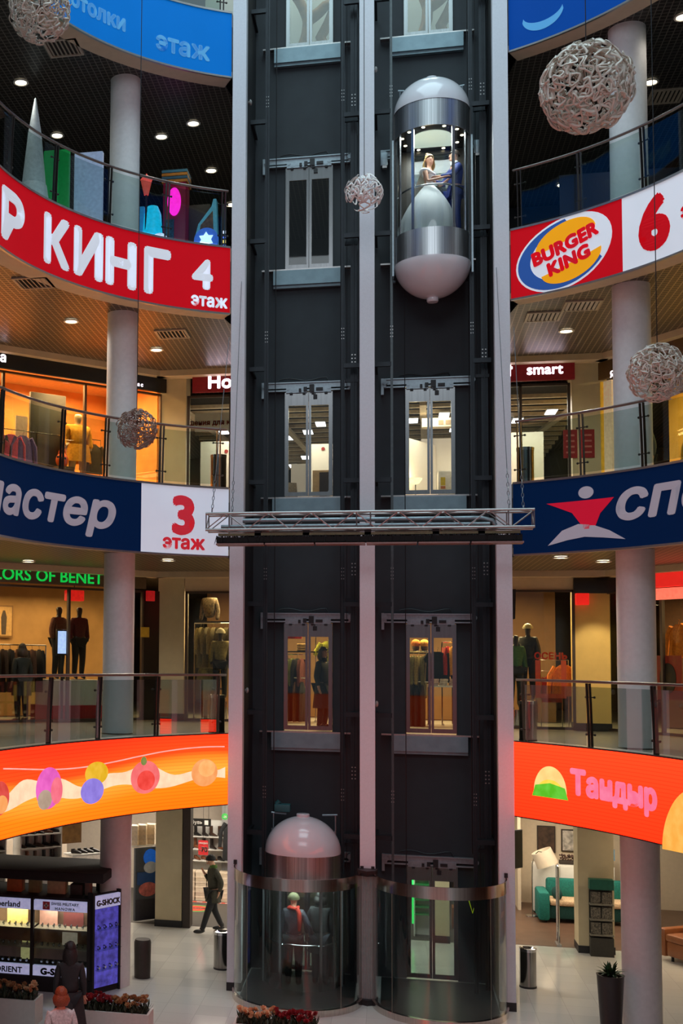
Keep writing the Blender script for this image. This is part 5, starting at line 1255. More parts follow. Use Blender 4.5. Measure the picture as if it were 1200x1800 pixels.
for x, c, zz, lab in ((1.46, (204, 120, 24), 2.35, 'amber shirt hanging high in the right second-floor shop window, left one'), (1.78, (214, 132, 28), 2.4, 'amber shirt hanging high in the right second-floor shop window, right one'), (.06, (122, 84, 48), 2.1, 'brown patterned jacket in the narrow window beside the yellow lit pillar'), (.12, (60, 62, 40), 1.4, 'dark green jacket low in the narrow window beside the yellow lit pillar'), (2.0, (120, 110, 50), .9, 'khaki jacket low in the right second-floor shop window')):
    put(garment, WR, x, .5, z+zz, 'jacket', c, lab)
t = thing('poster', 'dark red poster with a black face shape in the right second-floor shop window', 'poster', W3(WR, 1.62, .02, z), WR['a']); MB().box(-.36, 0, .75, .36, .02, 1.68).build('sheet', M('dark_red_print', (134, 34, 22), .5, glow=.06), t, smooth=False); MB().prismY(ell(.0, 1.2, .22, .32), -.012, 0).build('figure', M('print_black', (34, 24, 22), .5), t)

# ---------------- fourth floor: play area on the left, dark food court on the right
n = 3; z = 3*H
t = thing('cone_tree', 'tall white cone shaped tree on the left fourth-floor gallery', 'cone tree', (-6.72, -2.2, z)); MB().lathe([(.42, 0), (.36, .8), (.27, 1.4), (.25, 1.42), (.14, 2.5), (.02, 3.25), (0, 3.28)], seg=28).build('cone', M('frosted_white', (196, 214, 222), .5, glow=.12), t); MB().lathe([(.0, .0), (.46, .0), (.46, .06), (0, .06)], seg=28).build('base', WHITEPAINT, t)
def toy_panel(x, y, w_, h, m, label, extra=None):
    t = thing('play_board', label, 'play panel', (x, y, z)); MB().box(-w_/2, 0, 0, w_/2, .12, h, .03).build('panel', m, t); MB().box(-w_/2-.04, -.06, 0, w_/2+.04, .2, .08).build('base', MECH, t, smooth=False)
    return t
toy_panel(-6.32, -1.95, .56, 2.25, M('green_glow', (0, 132, 62), .5, glow=.35), 'green lit play panel beside the white cone on the fourth floor')
toy_panel(-5.72, -1.6, .62, 2.30, M('pale_blue_glow', (150, 172, 206), .5, glow=.4), 'pale blue-white lit play panel left of the round column on the fourth floor')
t = thing('play_tower', 'magenta lit play tower with striped top on the left fourth-floor gallery', 'play tower', (-4.26, .5, z)); MB().box(-.26, 0, 0, .26, .5, 2.35, .02).build('body', M('maroon_case_glow', (120, 14, 52), .4, glow=.2), t); MB().prismY(ell(0, 1.9, .15, .32), -.03, 0).build('lamp', M('magenta_glow', (255, 30, 200), .4, glow=1.5), t)  # maroon body is no lamp, its faint glow only lightens it
for k, c in enumerate(((196, 130, 40), (54, 100, 120), (196, 130, 40), (60, 120, 140))): MB().box(-.29, -.02, 2.35+k*.075, .29, .52, 2.41+k*.075).build('roof_stripe', M('stripe_%d' % k, c, .5), t, smooth=False)
MB().box(-.2, -.02, .85, .0, 0, 1.5).build('screen', M('teal_pattern', (30, 70, 90), .4, 0, .8, 20), t, smooth=False)
t = thing('street_lamp', 'red lantern lamp on a post left of the magenta play tower', 'lamp', (-4.80, .0, z)); MB().lathe([(.05, 1.9), (.13, 2.25), (.15, 2.25), (.02, 2.36), (0, 2.40)], seg=6).build('lantern', M('red_lantern', (226, 90, 80), .4, glow=.5), t); MB().cyl((0, 0, 0), (0, 0, 1.9), .025).build('post', MECH, t)
t = thing('play_machine', 'cyan lit play machine under the red lantern', 'play machine', (-4.68, .15, z)); MB().lathe([(.21, .7), (.22, 1.1), (.19, 1.5), (.12, 1.68), (0, 1.7)], seg=24).build('dome', M('cyan_glow', (20, 180, 226), .4, glow=1.0), t); MB().lathe([(0, 0), (.3, 0), (.32, .5), (.22, .7), (0, .7)], seg=24).build('base', M('violet_base', (90, 110, 230), .4, glow=.4), t); MB().prismY(ell(.22, .85, .16, .12), -.32, -.24).build('light', M('white_blue_glow', (200, 220, 255), .4, glow=1.0), t)
t = thing('play_machine', 'tall cyan lit play box just right of the round column', 'play machine', (-4.98, .1, z)); MB().box(-.12, 0, 0, .12, .3, 1.7, .02).build('case', M('cyan_dim', (40, 130, 190), .4, glow=.5), t)
t = thing('play_slide', 'light blue toy rocket slide with a glowing star wheel beside the left lift column', 'play slide', (-3.36, -.6, z)); SB = M('toy_blue_glow', (96, 178, 206), .4, glow=.22)  # glow in the blue body stands in for light falling on it
MB().prismY([(-.28, .55), (-.18, .95), (.10, 1.32), (.14, 1.48), (.20, 1.48), (.24, .45), (-.30, .45)], 0, .22).build('body', SB, t); MB().prismY([(-.16, .72), (-.13, .92), (.13, 1.22), (.15, .72)], -.012, 0).build('picture', M('toy_brown', (120, 84, 56), .5, 0, .5, 12), t)
MB().prismY(ell(0, .58, .26, .26), -.06, 0).build('wheel', M('blue_wheel', (60, 110, 220), .4, glow=.6), t); MB().prismY([(.17*math.cos(a)*(1 if k % 2 else .62), .58+.17*math.sin(a)*(1 if k % 2 else .62)) for k, a in enumerate([2*PI*k/12 for k in range(12)])], -.08, -.06).build('star', M('white_star_glow', (215, 245, 255), .4, glow=1.3), t)
MB().box(-.6, .0, .38, .3, .5, .45).box(-.58, .02, 0, -.5, .1, .38).box(.2, .02, 0, .28, .1, .38).box(-.58, .4, 0, -.5, .48, .38).box(.2, .4, 0, .28, .48, .38).build('table', M('toy_table', (120, 104, 90), .5), t, smooth=False)
t = thing('kiosk_cabin', 'tall grey-brown kiosk wall right of the magenta play tower', 'kiosk', (-3.72, .9, z)); MB().box(-.28, 0, 0, .22, .3, 1.95, .01).build('body', M('kiosk_brown', (76, 66, 58), .5), t); text('А', .3, M('kiosk_print', (110, 100, 92), .5), t, 0, -.006, .9)
t = thing('arcade_post', 'slim post with small coloured lights next to the left lift column', 'post', (-2.92, -1.0, z)); MB().box(-.04, -.04, 0, .04, .04, 1.15).build('post', MECH, t, smooth=False)
for k, c in enumerate(((80, 120, 255), (240, 220, 120), (80, 120, 255), (220, 230, 255))): MB().box(-.03, -.05, .25+k*.1, .03, -.04, .31+k*.1).build('light', M('dot_%d' % k, c, .4, glow=.8), t, smooth=False)
slab('wall_shop', MIDW, 2.9, 3.4, z, 9, 3.5, z+3.5, M('dark_blue_wall', (26, 34, 48), .6))
slab('wall_shop', MIDW, -9.5, 4.8, z, 2.9, 4.9, z+3.5, M('far_wall_in_dark', (24, 22, 22), .8))  # black colour stands in for the darkness at the back of this storey
for x, m_, lab in ((4.8, (20, 44, 84), 'dark blue counter left of the right round column on the fourth floor'), (6.6, (22, 44, 72), 'dark blue counter at the right edge of the fourth floor')):
    t = thing('counter', lab, 'counter', (x, 1.6, z)); MB().box(-.7, 0, 0, .7, .6, 1.15, .01).build('body', M('counter_%d' % int(x), m_, .4), t); MB().box(-.74, -.04, 1.15, .74, .64, 1.2).build('worktop', M('black_plinth'), t, smooth=False); MB().box(-.7, .5, 1.6, .7, .55, 2.5).build('menu_board', M('counter_%d' % int(x)), t, smooth=False)
light('POINT', 'gallery_fill', (0, 2.4, z+1.6), 34, (1, .93, .8), .3)  # unseen lamp added to lift the ceiling behind the lift doors
# ---------------- fifth floor: pale wall with bare branches behind the doors
n = 4; z = 4*H
slab('wall_shop', MIDW, -4, -.2, z, 4, -.1, z+5, M('pale_sage_wall', (206, 214, 206), .7, 0, .05, 2))
shop_light(MIDW, 0, -1.2, z+4.6, 6, 1.5, 120, (1, .98, .9))
BR = M('brown_branch', (150, 116, 72), .7, 0, .25, 10)
for cx, lab in ((-1.36, 'twisted brown branch decoration behind the left fifth-floor lift doors'), (1.40, 'twisted brown branch decoration behind the right fifth-floor lift doors')):
    t = thing('branch_decoration', lab, 'branch', (cx, 2.55, z)); g = MB()
    for pts in (((-.1, 0, .0), (.15, 0, .6), (-.25, 0, 1.3), (-.1, 0, 2.0), (-.5, 0, 2.8), (-.2, 0, 4)), ((.1, 0, 0), (.3, .1, .8), (.2, .1, 1.6), (.55, 0, 2.4), (.3, 0, 3.4)), ((-.25, .1, 1.3), (.25, .1, 1.0), (.5, .1, 1.4)), ((-.5, 0, .5), (-.2, 0, .9), (.15, 0, .6)), ((-.1, 0, 2.0), (.3, 0, 2.3), (.55, 0, 2.4))):
        ps = [];
        for a, b in zip(pts, pts[1:]):
            for k in range(5):
                q = k/5; ps.append(tuple(a[i]+(b[i]-a[i])*q+(.05*math.sin(q*PI) if i == 0 else 0) for i in range(3)))
        ps.append(pts[-1]); g.tube(ps, [.15-.05*i/len(ps) for i in range(len(ps))], 8)
    g.build('branch', BR, t, ang=60)

# ================================================================ GROUND FLOOR
n = 0; z = 0
# ---- shoe shop behind the left pillar
GMAT = M('dark_shop_mat', (78, 74, 70), .5, 0, .08, 6)
slab('floor_shop', MIDW, -12, .25, 0, 2.1, 12, .006, GMAT); slab('floor_shop', MIDW, 2.1, .45, 0, 12, 12, .006, M('brown_wood_floor', (104, 78, 64), .35, 0, .15, 3))
slab('wall_shop', MIDW, -12, 4.6, 0, 0.2, 4.7, 3.5, M('shoe_shop_wall', (196, 182, 166), .7, 0, .04))
slab('trim_5', MIDW, -4.40, .0, 0, -4.22, .4, 3.5, M('dark_post', (64, 54, 48), .5))
for x, y, e in ((-3.6, 2.0, 95), (-7, 1.6, 100), (-1.2, 1.6, 60)): shop_light(MIDW, x, y, 3.3, 1.6, 1.2, e, (1, .90, .76))
SHOE_ME = {}
def shoe(loc, rz, kind, c, label, group):
    key = (kind, c)
    if key not in SHOE_ME:
        m = MB(); h = {'boot': .26, 'shoe': .10}[kind]
        rows = []
        for i in range(9):
            q = i/8; y = .12-.26*q; w_ = .038+.012*math.sin(q*PI); t_ = (.085 if q < .4 else .085-.05*(q-.4)/.6)
            rows.append([(w_*math.cos(a), y, max(0, t_*.5+t_*.5*math.sin(a))) for a in [2*PI*k/12 for k in range(12)]])
        m.sheet(rows, True)
        for r_ in (rows[0], rows[-1]): m.bm.faces.new([m.bm.verts.new(p) for p in r_])
        m.tube([(0, .075, .03), (0, .08, h)], [.042, .046], 10); m.box(-.03, .06, -.0, .03, .115, .03)
        o = m.build('shoe', M('shoe_leather_%d_%d_%d' % c, c, .4)); SHOE_ME[key] = o.data; bpy.data.objects.remove(o)
    o = bpy.data.objects.new('shoe', SHOE_ME[key]); C.objects.link(o); o.location = loc; o.rotation_euler = (0, 0, rz); return tag(o, label, 'shoe', group)
def shoe_shelf(loc, rz, L, levels, label, slabel, group, kinds):
    """open white shelf unit with single shoes along each board"""
    t = thing('shoe_shelf', label, 'shelf', loc, rz)
    for zz in levels: MB().box(0, 0, zz-.025, L, .34, zz).build('board', WHITEPAINT, t, smooth=False)
    MB().box(0, .32, 0, L, .36, max(levels)+.4).build('back_panel', WHITEPAINT, t, smooth=False)
    for x in (0, L-.03): MB().box(x, 0, 0, x+.03, .34, max(levels)+.4).build('side_panel', WHITEPAINT, t, smooth=False)
    c, s = math.cos(rz), math.sin(rz)
    cols = [(30, 28, 28), (46, 36, 32), (24, 24, 26), (74, 50, 38), (34, 30, 36), (120, 70, 44)]
    for i, zz in enumerate(levels):
        N = int(L/.19)
        for k in range(N):
            x = .12+k*(L-.2)/max(1, N-1); y = .17
            shoe((loc[0]+x*c-y*s, loc[1]+x*s+y*c, loc[2]+zz), rz+rnd.uniform(.5, 1.0), kinds[i % len(kinds)], cols[rnd.randrange(6)], slabel, group)
shoe_shelf((-5.0, 7.05, 0), 0, 1.7, (.98, 1.28, 1.62), 'white shoe shelf behind the man walking past the shoe shop', 'single dark shoe or boot on the white shelf behind the walking man', 'shoes behind the walking man', ('shoe', 'boot', 'boot'))
BOXC = [(214, 196, 172), (198, 180, 158), (206, 186, 160)]
def shoebox(x, y, zz, k, label, group, rz=0):
    t = thing('shoe_box', label, 'shoe box', (x, y, zz), rz, group)
    MB().box(-.14, -.16, 0, .14, .16, .095).build('tray', M('box_card_%d' % k, BOXC[k], .7), t, smooth=False); MB().box(-.146, -.166, .085, .146, .166, .125).build('lid', M('box_lid_%d' % k, [c+16 for c in BOXC[k]], .7), t, smooth=False)
for cx in range(5):
    for r in range(6): shoebox(-4.78+cx*.31, 6.78+.01*rnd.random(), r*.127, rnd.randrange(3), 'pale shoe box in the stack below the white shelf behind the walking man', 'shoe boxes behind the walking man')
t = thing('poster', 'red sale poster reading minus 70 hanging in front of the shoe shelf', 'poster', (-4.41, 6.6, 0)); MB().box(-.13, 0, 1.20, .13, .012, 1.58).build('sheet', M('sale_red', (196, 40, 44), .5), t, smooth=False); text('-70', .17, WHITEPAINT, t, 0, -.006, 1.29, bold=.006); text('СКИДКА', .055, WHITEPAINT, t, 0, -.006, 1.49); MB().cyl((0, .006, 1.58), (0, .006, 3.56), .004, seg=5).build('string', MECH, t)
t = thing('shop_sign', 'black strip sign with white print on the shoe shop wall', 'shop sign', (-4.58, 6.8, 0)); MB().box(-.26, 0, 1.92, .34, .03, 2.12).build('board', M('black_fascia'), t, smooth=False); text('обувь', .13, WHITEPAINT, t, -.07, -.006, 1.98); MB().cyl((-.2, .015, 2.12), (-.2, .015, 3.56), .005, seg=5).cyl((.28, .015, 2.12), (.28, .015, 3.56), .005, seg=5).build('string', MECH, t); MB().box(.17, -.008, 1.96, .27, 0, 2.08).build('pictogram', WHITEPAINT, t, smooth=False)
t = thing('tag', 'round green price disc near the lift column in the shoe shop', 'tag', (-3.83, 6.5, 2.24)); MB().cyl((0, 0, 0), (0, .012, 0), .085, seg=24).build('disc', M('green_disc', (58, 160, 70), .5), t); text('-25', .075, WHITEPAINT, t, 0, -.006, -.03); MB().cyl((0, .006, .08), (0, .006, 1.31), .004, seg=5).build('string', MECH, t)
t = thing('floor_sticker', 'round red and green sticker on the dark shoe shop floor', 'sticker', (-4.45, 5.6, .0065)); MB().cyl((0, 0, 0), (0, 0, .002), .42, seg=40).build('ring', M('sticker_green', (96, 170, 82), .5), t, smooth=False); MB().cyl((0, 0, .002), (0, 0, .004), .33, seg=40).build('disc', M('sticker_red', (206, 72, 52), .5), t, smooth=False)
me = text_mesh('АКЦИЯ', .15, .006, 0, .002); link('lettering', me, WHITEPAINT, t, (0, -.05, .006))
t = thing('floor_sticker', 'red strip sticker with pale print across the shoe shop floor', 'sticker', (-4.1, 6.45, .0065)); MB().box(-.8, -.07, 0, .8, .07, .002).build('strip', M('sticker_red'), t, smooth=False)
for k in range(6): MB().box(-.7+k*.25, -.03, .002, -.55+k*.25, .03, .003).build('print', WHITEPAINT, t, smooth=False)
slab('wall_partition', MIDW, -4.0, 3.9, 0, -2.6, 4.0, 3.5, M('grey_shop_panel', (150, 148, 146), .6))
t = thing('coat_display', 'black coat hanging at the edge of the shoe shop beside the lift column', 'garment', (-3.62, 6.6, 2.1)); ob = bpy.data.objects.new('coat', garment_mesh('coat', (26, 26, 28))); C.objects.link(ob); ob.parent = t; MB().tube([(0, 0, .1), (0, 0, 1.46)], .006, 5).build('cord', MECH, t)
# ---- left wing shop: shoe shelves, counter, posters
slab('wall_shop', WL, -9, 2.6, 0, -.9, 2.7, 3.5, M('shoe_shop_wall'))
for x, e in ((-5, 45), (-2.4, 45), (0, 40)): shop_light(WL, x, 1.5, 3.3, 1.4, 1.2, e, (1, .88, .72))
shoe_shelf(W3(WL, -3.35, .5, 0), WL['a'], 1.1, (1.62, 1.98, 2.28), 'white shoe shelf left of the ground floor column above the kiosk canopy', 'dark boot on the white shelf above the kiosk canopy', 'boots above the kiosk canopy', ('boot', 'boot'))
shoe_shelf(W3(WL, -4.7, .5, 0), WL['a'], 1.0, (1.62, 1.98, 2.28), 'white shoe shelf at the left edge above the kiosk canopy', 'dark shoe on the shelf at the left edge above the kiosk canopy', 'shoes at the left edge', ('boot', 'shoe'))
t = thing('counter', 'white lit counter left of the ground floor column', 'counter', W3(WL, -1.5, .5, 0), WL['a']); MB().box(-.45, 0, 0, .45, .4, 1.72, .01).build('body', M('lit_white_counter', (236, 222, 204), .5, glow=.15), t); MB().box(-.47, -.02, 1.70, .47, .42, 1.74).build('worktop', WHITEPAINT, t, smooth=False)
for k in range(4): shoe(W3(WL, -1.75+k*.17, .7, 1.741), WL['a']+.6, 'shoe', (40, 34, 32), 'small dark shoe on top of the white lit counter', 'shoes on the white lit counter')
t = thing('picture', 'gold brown poster on the shoe shop wall above the kiosk', 'picture', W3(WL, -1.85, .9, 0), WL['a']); MB().box(-.36, 0, 1.95, .36, .03, 2.62).build('frame', M('tan_frame'), t, smooth=False); MB().box(-.33, -.008, 1.98, .33, 0, 2.59).build('print', M('gold_print', (146, 106, 48), .5, 0, .4, 5), t, smooth=False); MB().cyl((0, .015, 2.62), (0, .015, 3.5), .005, seg=5).build('string', MECH, t)
t = thing('advert_board', 'tall advertising board with a blue disc between the round column and the square pillar', 'advertising board', W3(WL, .02, .45, 0), WL['a'])
MB().box(-.25, 0, .05, .55, .08, 1.78, .01).build('board', M('slate_board', (74, 80, 88), .5), t, smooth=False); MB().prismY(ell(.18, 1.54, .20, .20), -.012, 0).build('disc', M('blue_disc', (20, 100, 206), .4, glow=.25), t); MB().prismY(ell(.18, 1.30, .19, .14), -.014, 0).build('cloud', M('white_disc', (206, 216, 226), .5), t); MB().box(-.2, -.01, .9, .5, 0, 1.2).build('blue_field', M('blue_field', (36, 84, 150), .5), t, smooth=False); MB().prismY(ell(.12, .78, .27, .17), -.012, 0).build('picture', M('pink_print', (208, 116, 110), .5, 0, .3, 10), t); MB().box(-.24, -.006, .06, .54, 0, .55).build('lower_field', M('dark_field', (54, 54, 62), .5), t, smooth=False)
for r in range(4):
    for q in range(3): tag(MB().box(-.12, -.15, 0, .12, .15, .115, .003).build('shoe_carton', M('box_lid_%d' % (r % 3), (210, 204, 196), .7), smooth=False, loc=W3(WL, -.12+q*.25, .70, 1.83+r*.118)), 'white shoe carton piled above the board with the blue disc', 'shoe box', 'white cartons above the blue disc board')
t = thing('goods_shelf', 'high shelf carrying white cartons above the board with the blue disc', 'shelf', W3(WL, 0, .5, 0), WL['a']); MB().box(-.3, 0, 1.80, .6, .4, 1.83).build('board', WHITEPAINT, t, smooth=False); MB().box(-.3, .36, 0, -.26, .4, 1.8).box(.56, .36, 0, .6, .4, 1.8).build('upright', WHITEPAINT, t, smooth=False)
# ---- furniture shop on the right
slab('wall_shop', MIDW, 2.6, 5.6, 0, 9, 5.7, 3.5, M('cream_shop_wall', (222, 206, 182), .7, 0, .03)); slab('wall_partition', MIDW, 3.62, 4.5, 0, 3.7, 5.6, 3.5, M('cream_shop_wall'))
for x, y, e in ((3.6, 3.0, 80), (5.4, 2.2, 70), (1.4, 2.2, 50)): shop_light(MIDW, x, y, 3.3, 1.4, 1.2, e, (1, .84, .62))
t = thing('floor_lamp', 'arc floor lamp with a big tilted cream drum shade in the furniture shop', 'floor lamp', (3.9, 7.1, 0))
MB().lathe([(0, 0), (.17, 0), (.17, .025), (.03, .045), (0, .045)], seg=28).build('base', CHROME, t); MB().tube([(0, 0, .03), (0, 0, .9), (.01, 0, 1.3), (.06, 0, 1.52), (.16, 0, 1.62), (.26, 0, 1.60)], .013, 8).build('pole', CHROME, t)
sh = MB().lathe([(.27, -.19), (.25, .19), (.24, .19), (.26, -.19)], seg=36)
for v in sh.bm.verts: v.co = Matrix.Translation((.30, 0, 1.47)) @ Matrix.Rotation(-.42, 4, 'Y') @ v.co
sh.build('lamp_shade', M('cream_shade', (236, 222, 200), .7, 0, .03), t)
t = cabinet((4.95, 7.5, 0), 0, 1.95, .45, 1.24, WHITEPAINT, 'long white room divider cabinet behind the teal sofa', doors=3, handle=False)
TEAL = cloth((22, 112, 104)); SEATC = cloth((206, 176, 142)); DTEAL = cloth((16, 66, 64))
t = thing('sofa', 'teal sofa with beige seat cushions in the furniture shop, left part behind the security gate', 'sofa', (5.15, 6.4, 0))
MB().box(-1.05, .0, .10, 1.2, .85, .42, .04).build('frame', DTEAL, t); MB().box(-1.18, -.1, .06, -.92, .85, .74, .06).build('armrest', TEAL, t); MB().box(1.15, -.1, .06, 1.4, .85, .74, .06).build('armrest', TEAL, t)
for k in range(2): MB().box(-.92+k*1.03, -.05, .42, .10+k*1.03, .6, .56, .05).build('seat', SEATC, t); MB().box(-.92+k*1.03, .58, .5, .10+k*1.03, .85, .98, .07).build('backrest', TEAL, t)
for a in (-1, 1.2):
    for b in (.05, .75): MB().cyl((a, b, 0), (a, b, .1), .025).build('leg', MECH, t)
t = thing('cushion', 'dark teal cushion leaning on the left armrest of the teal sofa', 'cushion', (4.42, 6.55, .70), .4); MB().ball((0, 0, 0), .22, .35, 1, .75).build('pad', DTEAL, t)
for x, y, w_, zb, zt, c, lab in ((4.45, 8.84, .46, 1.35, 2.05, (74, 54, 42), 'dark brown poster on the cream wall above the arc lamp'), (5.0, 8.84, .34, 1.4, 1.98, (196, 190, 182), 'pale picture with dark photo on the cream wall behind the cabinet')):
    t = thing('picture', lab, 'picture', (x, y, 0)); MB().box(-w_/2, 0, zb, w_/2, .04, zt).build('frame', M('dark_panel'), t, smooth=False); MB().box(-w_/2+.03, -.008, zb+.03, w_/2-.03, 0, zt-.03).build('print', M('picture_print_%d' % c[0], c, .5, 0, .5, 8), t, smooth=False)
t = thing('planter', 'low dark planter of dried flowers on the white divider cabinet', 'planter', (4.88, 7.72, 1.241)); MB().box(-.25, -.08, 0, .25, .08, .10, .01).build('box', M('dark_panel'), t)
g = MB()
for k in range(60): g.ball((rnd.uniform(-.24, .24), rnd.uniform(-.07, .07), rnd.uniform(.10, .24)), rnd.uniform(.014, .03), seg=6)
stuff(g.build('foliage', M('dried_brown', (84, 62, 54), .8), t))
for x, lab in ((4.52, 'small cream card on the white divider cabinet, left one'), (5.22, 'small cream card on the white divider cabinet, right one')): tag(MB().prismY([(-.07, 0), (.07, 0), (.07, .12), (-.07, .12)], 0, .02).build('card', M('cream_card', (226, 206, 176), .6), smooth=False, loc=(x, 7.62, 1.241)), lab, 'card')
t = thing('security_gate', 'slim steel anti-theft gate at the entrance of the furniture shop', 'security gate', (4.12, 3.95, 0))
MB().tube([(0, -.16, 0), (0, -.16, 1.66), (0, -.12, 1.76), (0, 0, 1.80), (0, .12, 1.76), (0, .16, 1.66), (0, .16, 0)], .022, 8).build('outer_loop', CHROME, t); MB().tube([(0, -.10, .4), (0, -.10, 1.5), (0, .10, 1.5), (0, .10, .4), (0, -.10, .4)], .012, 8).build('inner_loop', CHROME, t); MB().box(-.05, -.2, 0, .05, .2, .05).build('foot', ALU, t, smooth=False)
t = thing('flat_screen', 'black flat screen tilted on an arm beside the right lift column, ground floor', 'screen', (3.06, 2.9, 2.24), .9); MB().box(-.34, -.03, -.42, .34, .03, .42, .01).build('casing', MECH, t); MB().box(-.32, -.034, -.40, .32, -.03, .40).build('display', M('screen_black', (18, 18, 20), .2), t, smooth=False); MB().bar((0, .03, 0), (0, .2, 1.3), .05).build('arm', MECH, t)
t = thing('brochure_stand', 'dark brochure stand with a green header in front of the right square pillar', 'stand', (4.92, 3.02, 0))
MB().box(-.24, 0, 0, .24, .2, .40).box(-.24, .16, .4, .24, .2, 1.62).build('body', M('stand_dark', (52, 50, 44), .6), t, smooth=False); MB().box(-.25, -.01, 1.44, .25, .2, 1.66).build('header', M('stand_green', (14, 88, 72), .5), t, smooth=False)
for r in range(3):
    MB().box(-.24, .0, .44+r*.33, .24, .16, .47+r*.33).build('tray', M('tray_clear', (120, 116, 104), .4), t, smooth=False)
    for q in range(2): MB().box(-.22+q*.23, .06, .47+r*.33, -.02+q*.23, .08, .72+r*.33).build('brochure', M('brochure_print', (104, 98, 86), .5, 0, .8, 40), t, smooth=False)
slab('wall_partition', MIDW, 5.3, 4.75, 0, 6.0, 4.83, 1.7, M('cream_shop_wall'))
t = thing('picture', 'small blue picture on the cream partition between pillar and right column', 'picture', (5.86, 8.01, 0)); MB().box(-.16, 0, 1.34, .16, .03, 1.62).build('frame', M('blue_print', (120, 156, 180), .5), t, smooth=False)
# right wing
slab('wall_shop', WR, .2, 2.2, 0, 9, 2.3, 3.5, M('cream_shop_wall'))
shop_light(WR, 1.6, 1.2, 3.3, 1.4, 1.2, 70, (1, .78, .50))
BL = M('brown_leather', (140, 84, 48), .45, 0, .12, 6)
t = thing('sofa', 'brown leather sofa at the right edge of the ground floor', 'sofa', W3(WR, 1.7, .7, 0), WR['a'])
MB().box(-.95, 0, .10, .95, .85, .42, .05).build('frame', BL, t)
for s in (-1, 1): MB().box(s*.95, -.03, .08, s*1.15, .85, .68, .06).build('armrest', BL, t)
for k in range(2): MB().box(-.94+k*.95, -.04, .42, -.01+k*.95, .6, .58, .05).build('seat', BL, t); MB().box(-.94+k*.95, .55, .5, -.01+k*.95, .85, 1.05, .08).build('backrest', BL, t)
for a in (-.85, .85):
    for b in (.08, .78): MB().cyl((a, b, 0), (a, b, .1), .03).build('leg', MECH, t)
t = thing('cushion', 'dark brown cushion on the brown leather sofa', 'cushion', W3(WR, 1.05, 1.15, .80), WR['a']); MB().ball((0, 0, 0), .24, 1, .4, .9).build('pad', cloth((60, 42, 30)), t)
t = thing('picture', 'pale picture above the brown leather sofa', 'picture', W3(WR, 1.2, 2.16, 0), WR['a']); MB().box(-.3, 0, 1.9, .3, .04, 2.5).build('frame', M('pale_poster'), t, smooth=False)
# potted plant by the right column
t = thing('potted_plant', 'tall dark planter with a leafy plant in front of the right round column', 'potted plant', (4.16, -2.68, 0))
MB().lathe([(0, 0), (.17, 0), (.225, .95), (.235, .97), (.20, .97), (.19, .90), (0, .90)], seg=36).build('pot', M('dark_plum_pot', (42, 30, 30), .35), t)
g = MB()
for k in range(90):
    a = rnd.uniform(0, 2*PI); L_ = rnd.uniform(.18, .42); e = rnd.uniform(.5, 1.35); d = Vector((math.cos(a)*math.cos(e), math.sin(a)*math.cos(e), math.sin(e))); s_ = Vector((-math.sin(a), math.cos(a), 0))*.025; b = Vector((0, 0, .90)); m1 = b+d*L_*.6; tip = b+d*L_-Vector((0, 0, .08))
    v = [g.bm.verts.new(p) for p in (b, m1-s_, tip, m1+s_)]; g.bm.faces.new(v)
stuff(g.build('foliage', M('dark_leaves', (36, 66, 34), .5, 0, .3, 20), t, ang=60))
# purple edge lights beside the shaft
for k, (x, zz, hh, lab) in enumerate(((-2.648, 1.30, .62, 'ground floor left'), (-2.648, H+1.60, .62, 'second floor left'), (-2.648, 2*H+1.8, .5, 'third floor left'), (2.648, H+1.62, .6, 'second floor right'))):
    t = thing('strip_light', 'upright violet strip light on the outer shaft wall, '+lab, 'light', (x, .3, zz)); MB().box(-.02, -.02, 0, .02, .02, hh).build('tube', M('violet_glow', (176, 140, 255), .4, glow=1.8), t, smooth=False); MB().box(-.03, .02, -.03, .03, .05, hh+.03).box(-.03 if x > 0 else 0, .0, hh*.2, .0 if x > 0 else .06, .05, hh*.2+.05).build('holder', MECH, t, smooth=False)

# ---- the watch kiosk at the lower left
KX0, KX1, KY, KD = -8.4, -5.16, -2.9, 1.3
KDK = M('kiosk_black', (30, 28, 28), .85); KS = M('kiosk_sign_face', (176, 178, 216), .5, glow=.55); KP = M('kiosk_print', (60, 66, 96), .5); KR = M('kiosk_red', (196, 70, 84), .5)
t = thing('kiosk', 'watch kiosk with lit lilac name strips and glass show cases at the lower left', 'kiosk', (0, KY, 0))
MB().box(KX0, 0, 0, KX1, KD, .28).box(KX0, .0, 1.74, KX1+.05, KD, 1.78).box(KX0, KD-.05, .28, KX1, KD, 1.78).build('body', KDK, t, smooth=False)
MB().box(KX0, -.1, 2.10, KX1+.3, KD+.3, 2.28, .02).build('canopy', KDK, t); 
for x in (KX1-.08, -6.9): MB().box(x, .9, 1.78, x+.08, .98, 2.10).build('post', KDK, t, smooth=False)
for x0, x1 in ((KX0, -6.30), (-6.24, KX1)):
    MB().box(x0, -.03, 1.53, x1, .06, 1.72, .005).build('name_strip', KS, t); MB().box(x0, -.03, .30, x1, .06, .49, .005).build('name_strip', KS, t)
    MB().box(x0, -.008, .49, x1, .0, 1.53).build('glass_pane', CLEAR, t, smooth=False)
    for zz in (.80, 1.16): MB().box(x0, .02, zz, x1, .5, zz+.015).build('shelf', M('kiosk_shelf', (150, 140, 120), .4), t, smooth=False)
MB().box(KX0, .5, .49, KX1, .52, 1.53).build('back_panel', M('kiosk_back', (150, 116, 92), .6, 0, .3, 3), t, smooth=False)
for x in (-6.30, KX1-.02): MB().box(x, -.04, .28, x+.06, .05, 1.76).build('mullion', KDK, t, smooth=False)
text('Timberland', .15, KP, t, -6.86, -.036, 1.57, bold=.003); text('SWISS MILITARY', .075, KP, t, -5.62, -.036, 1.64, bold=.001); text('HANOWA', .075, KP, t, -5.62, -.036, 1.55, bold=.001, spacing=1.2)
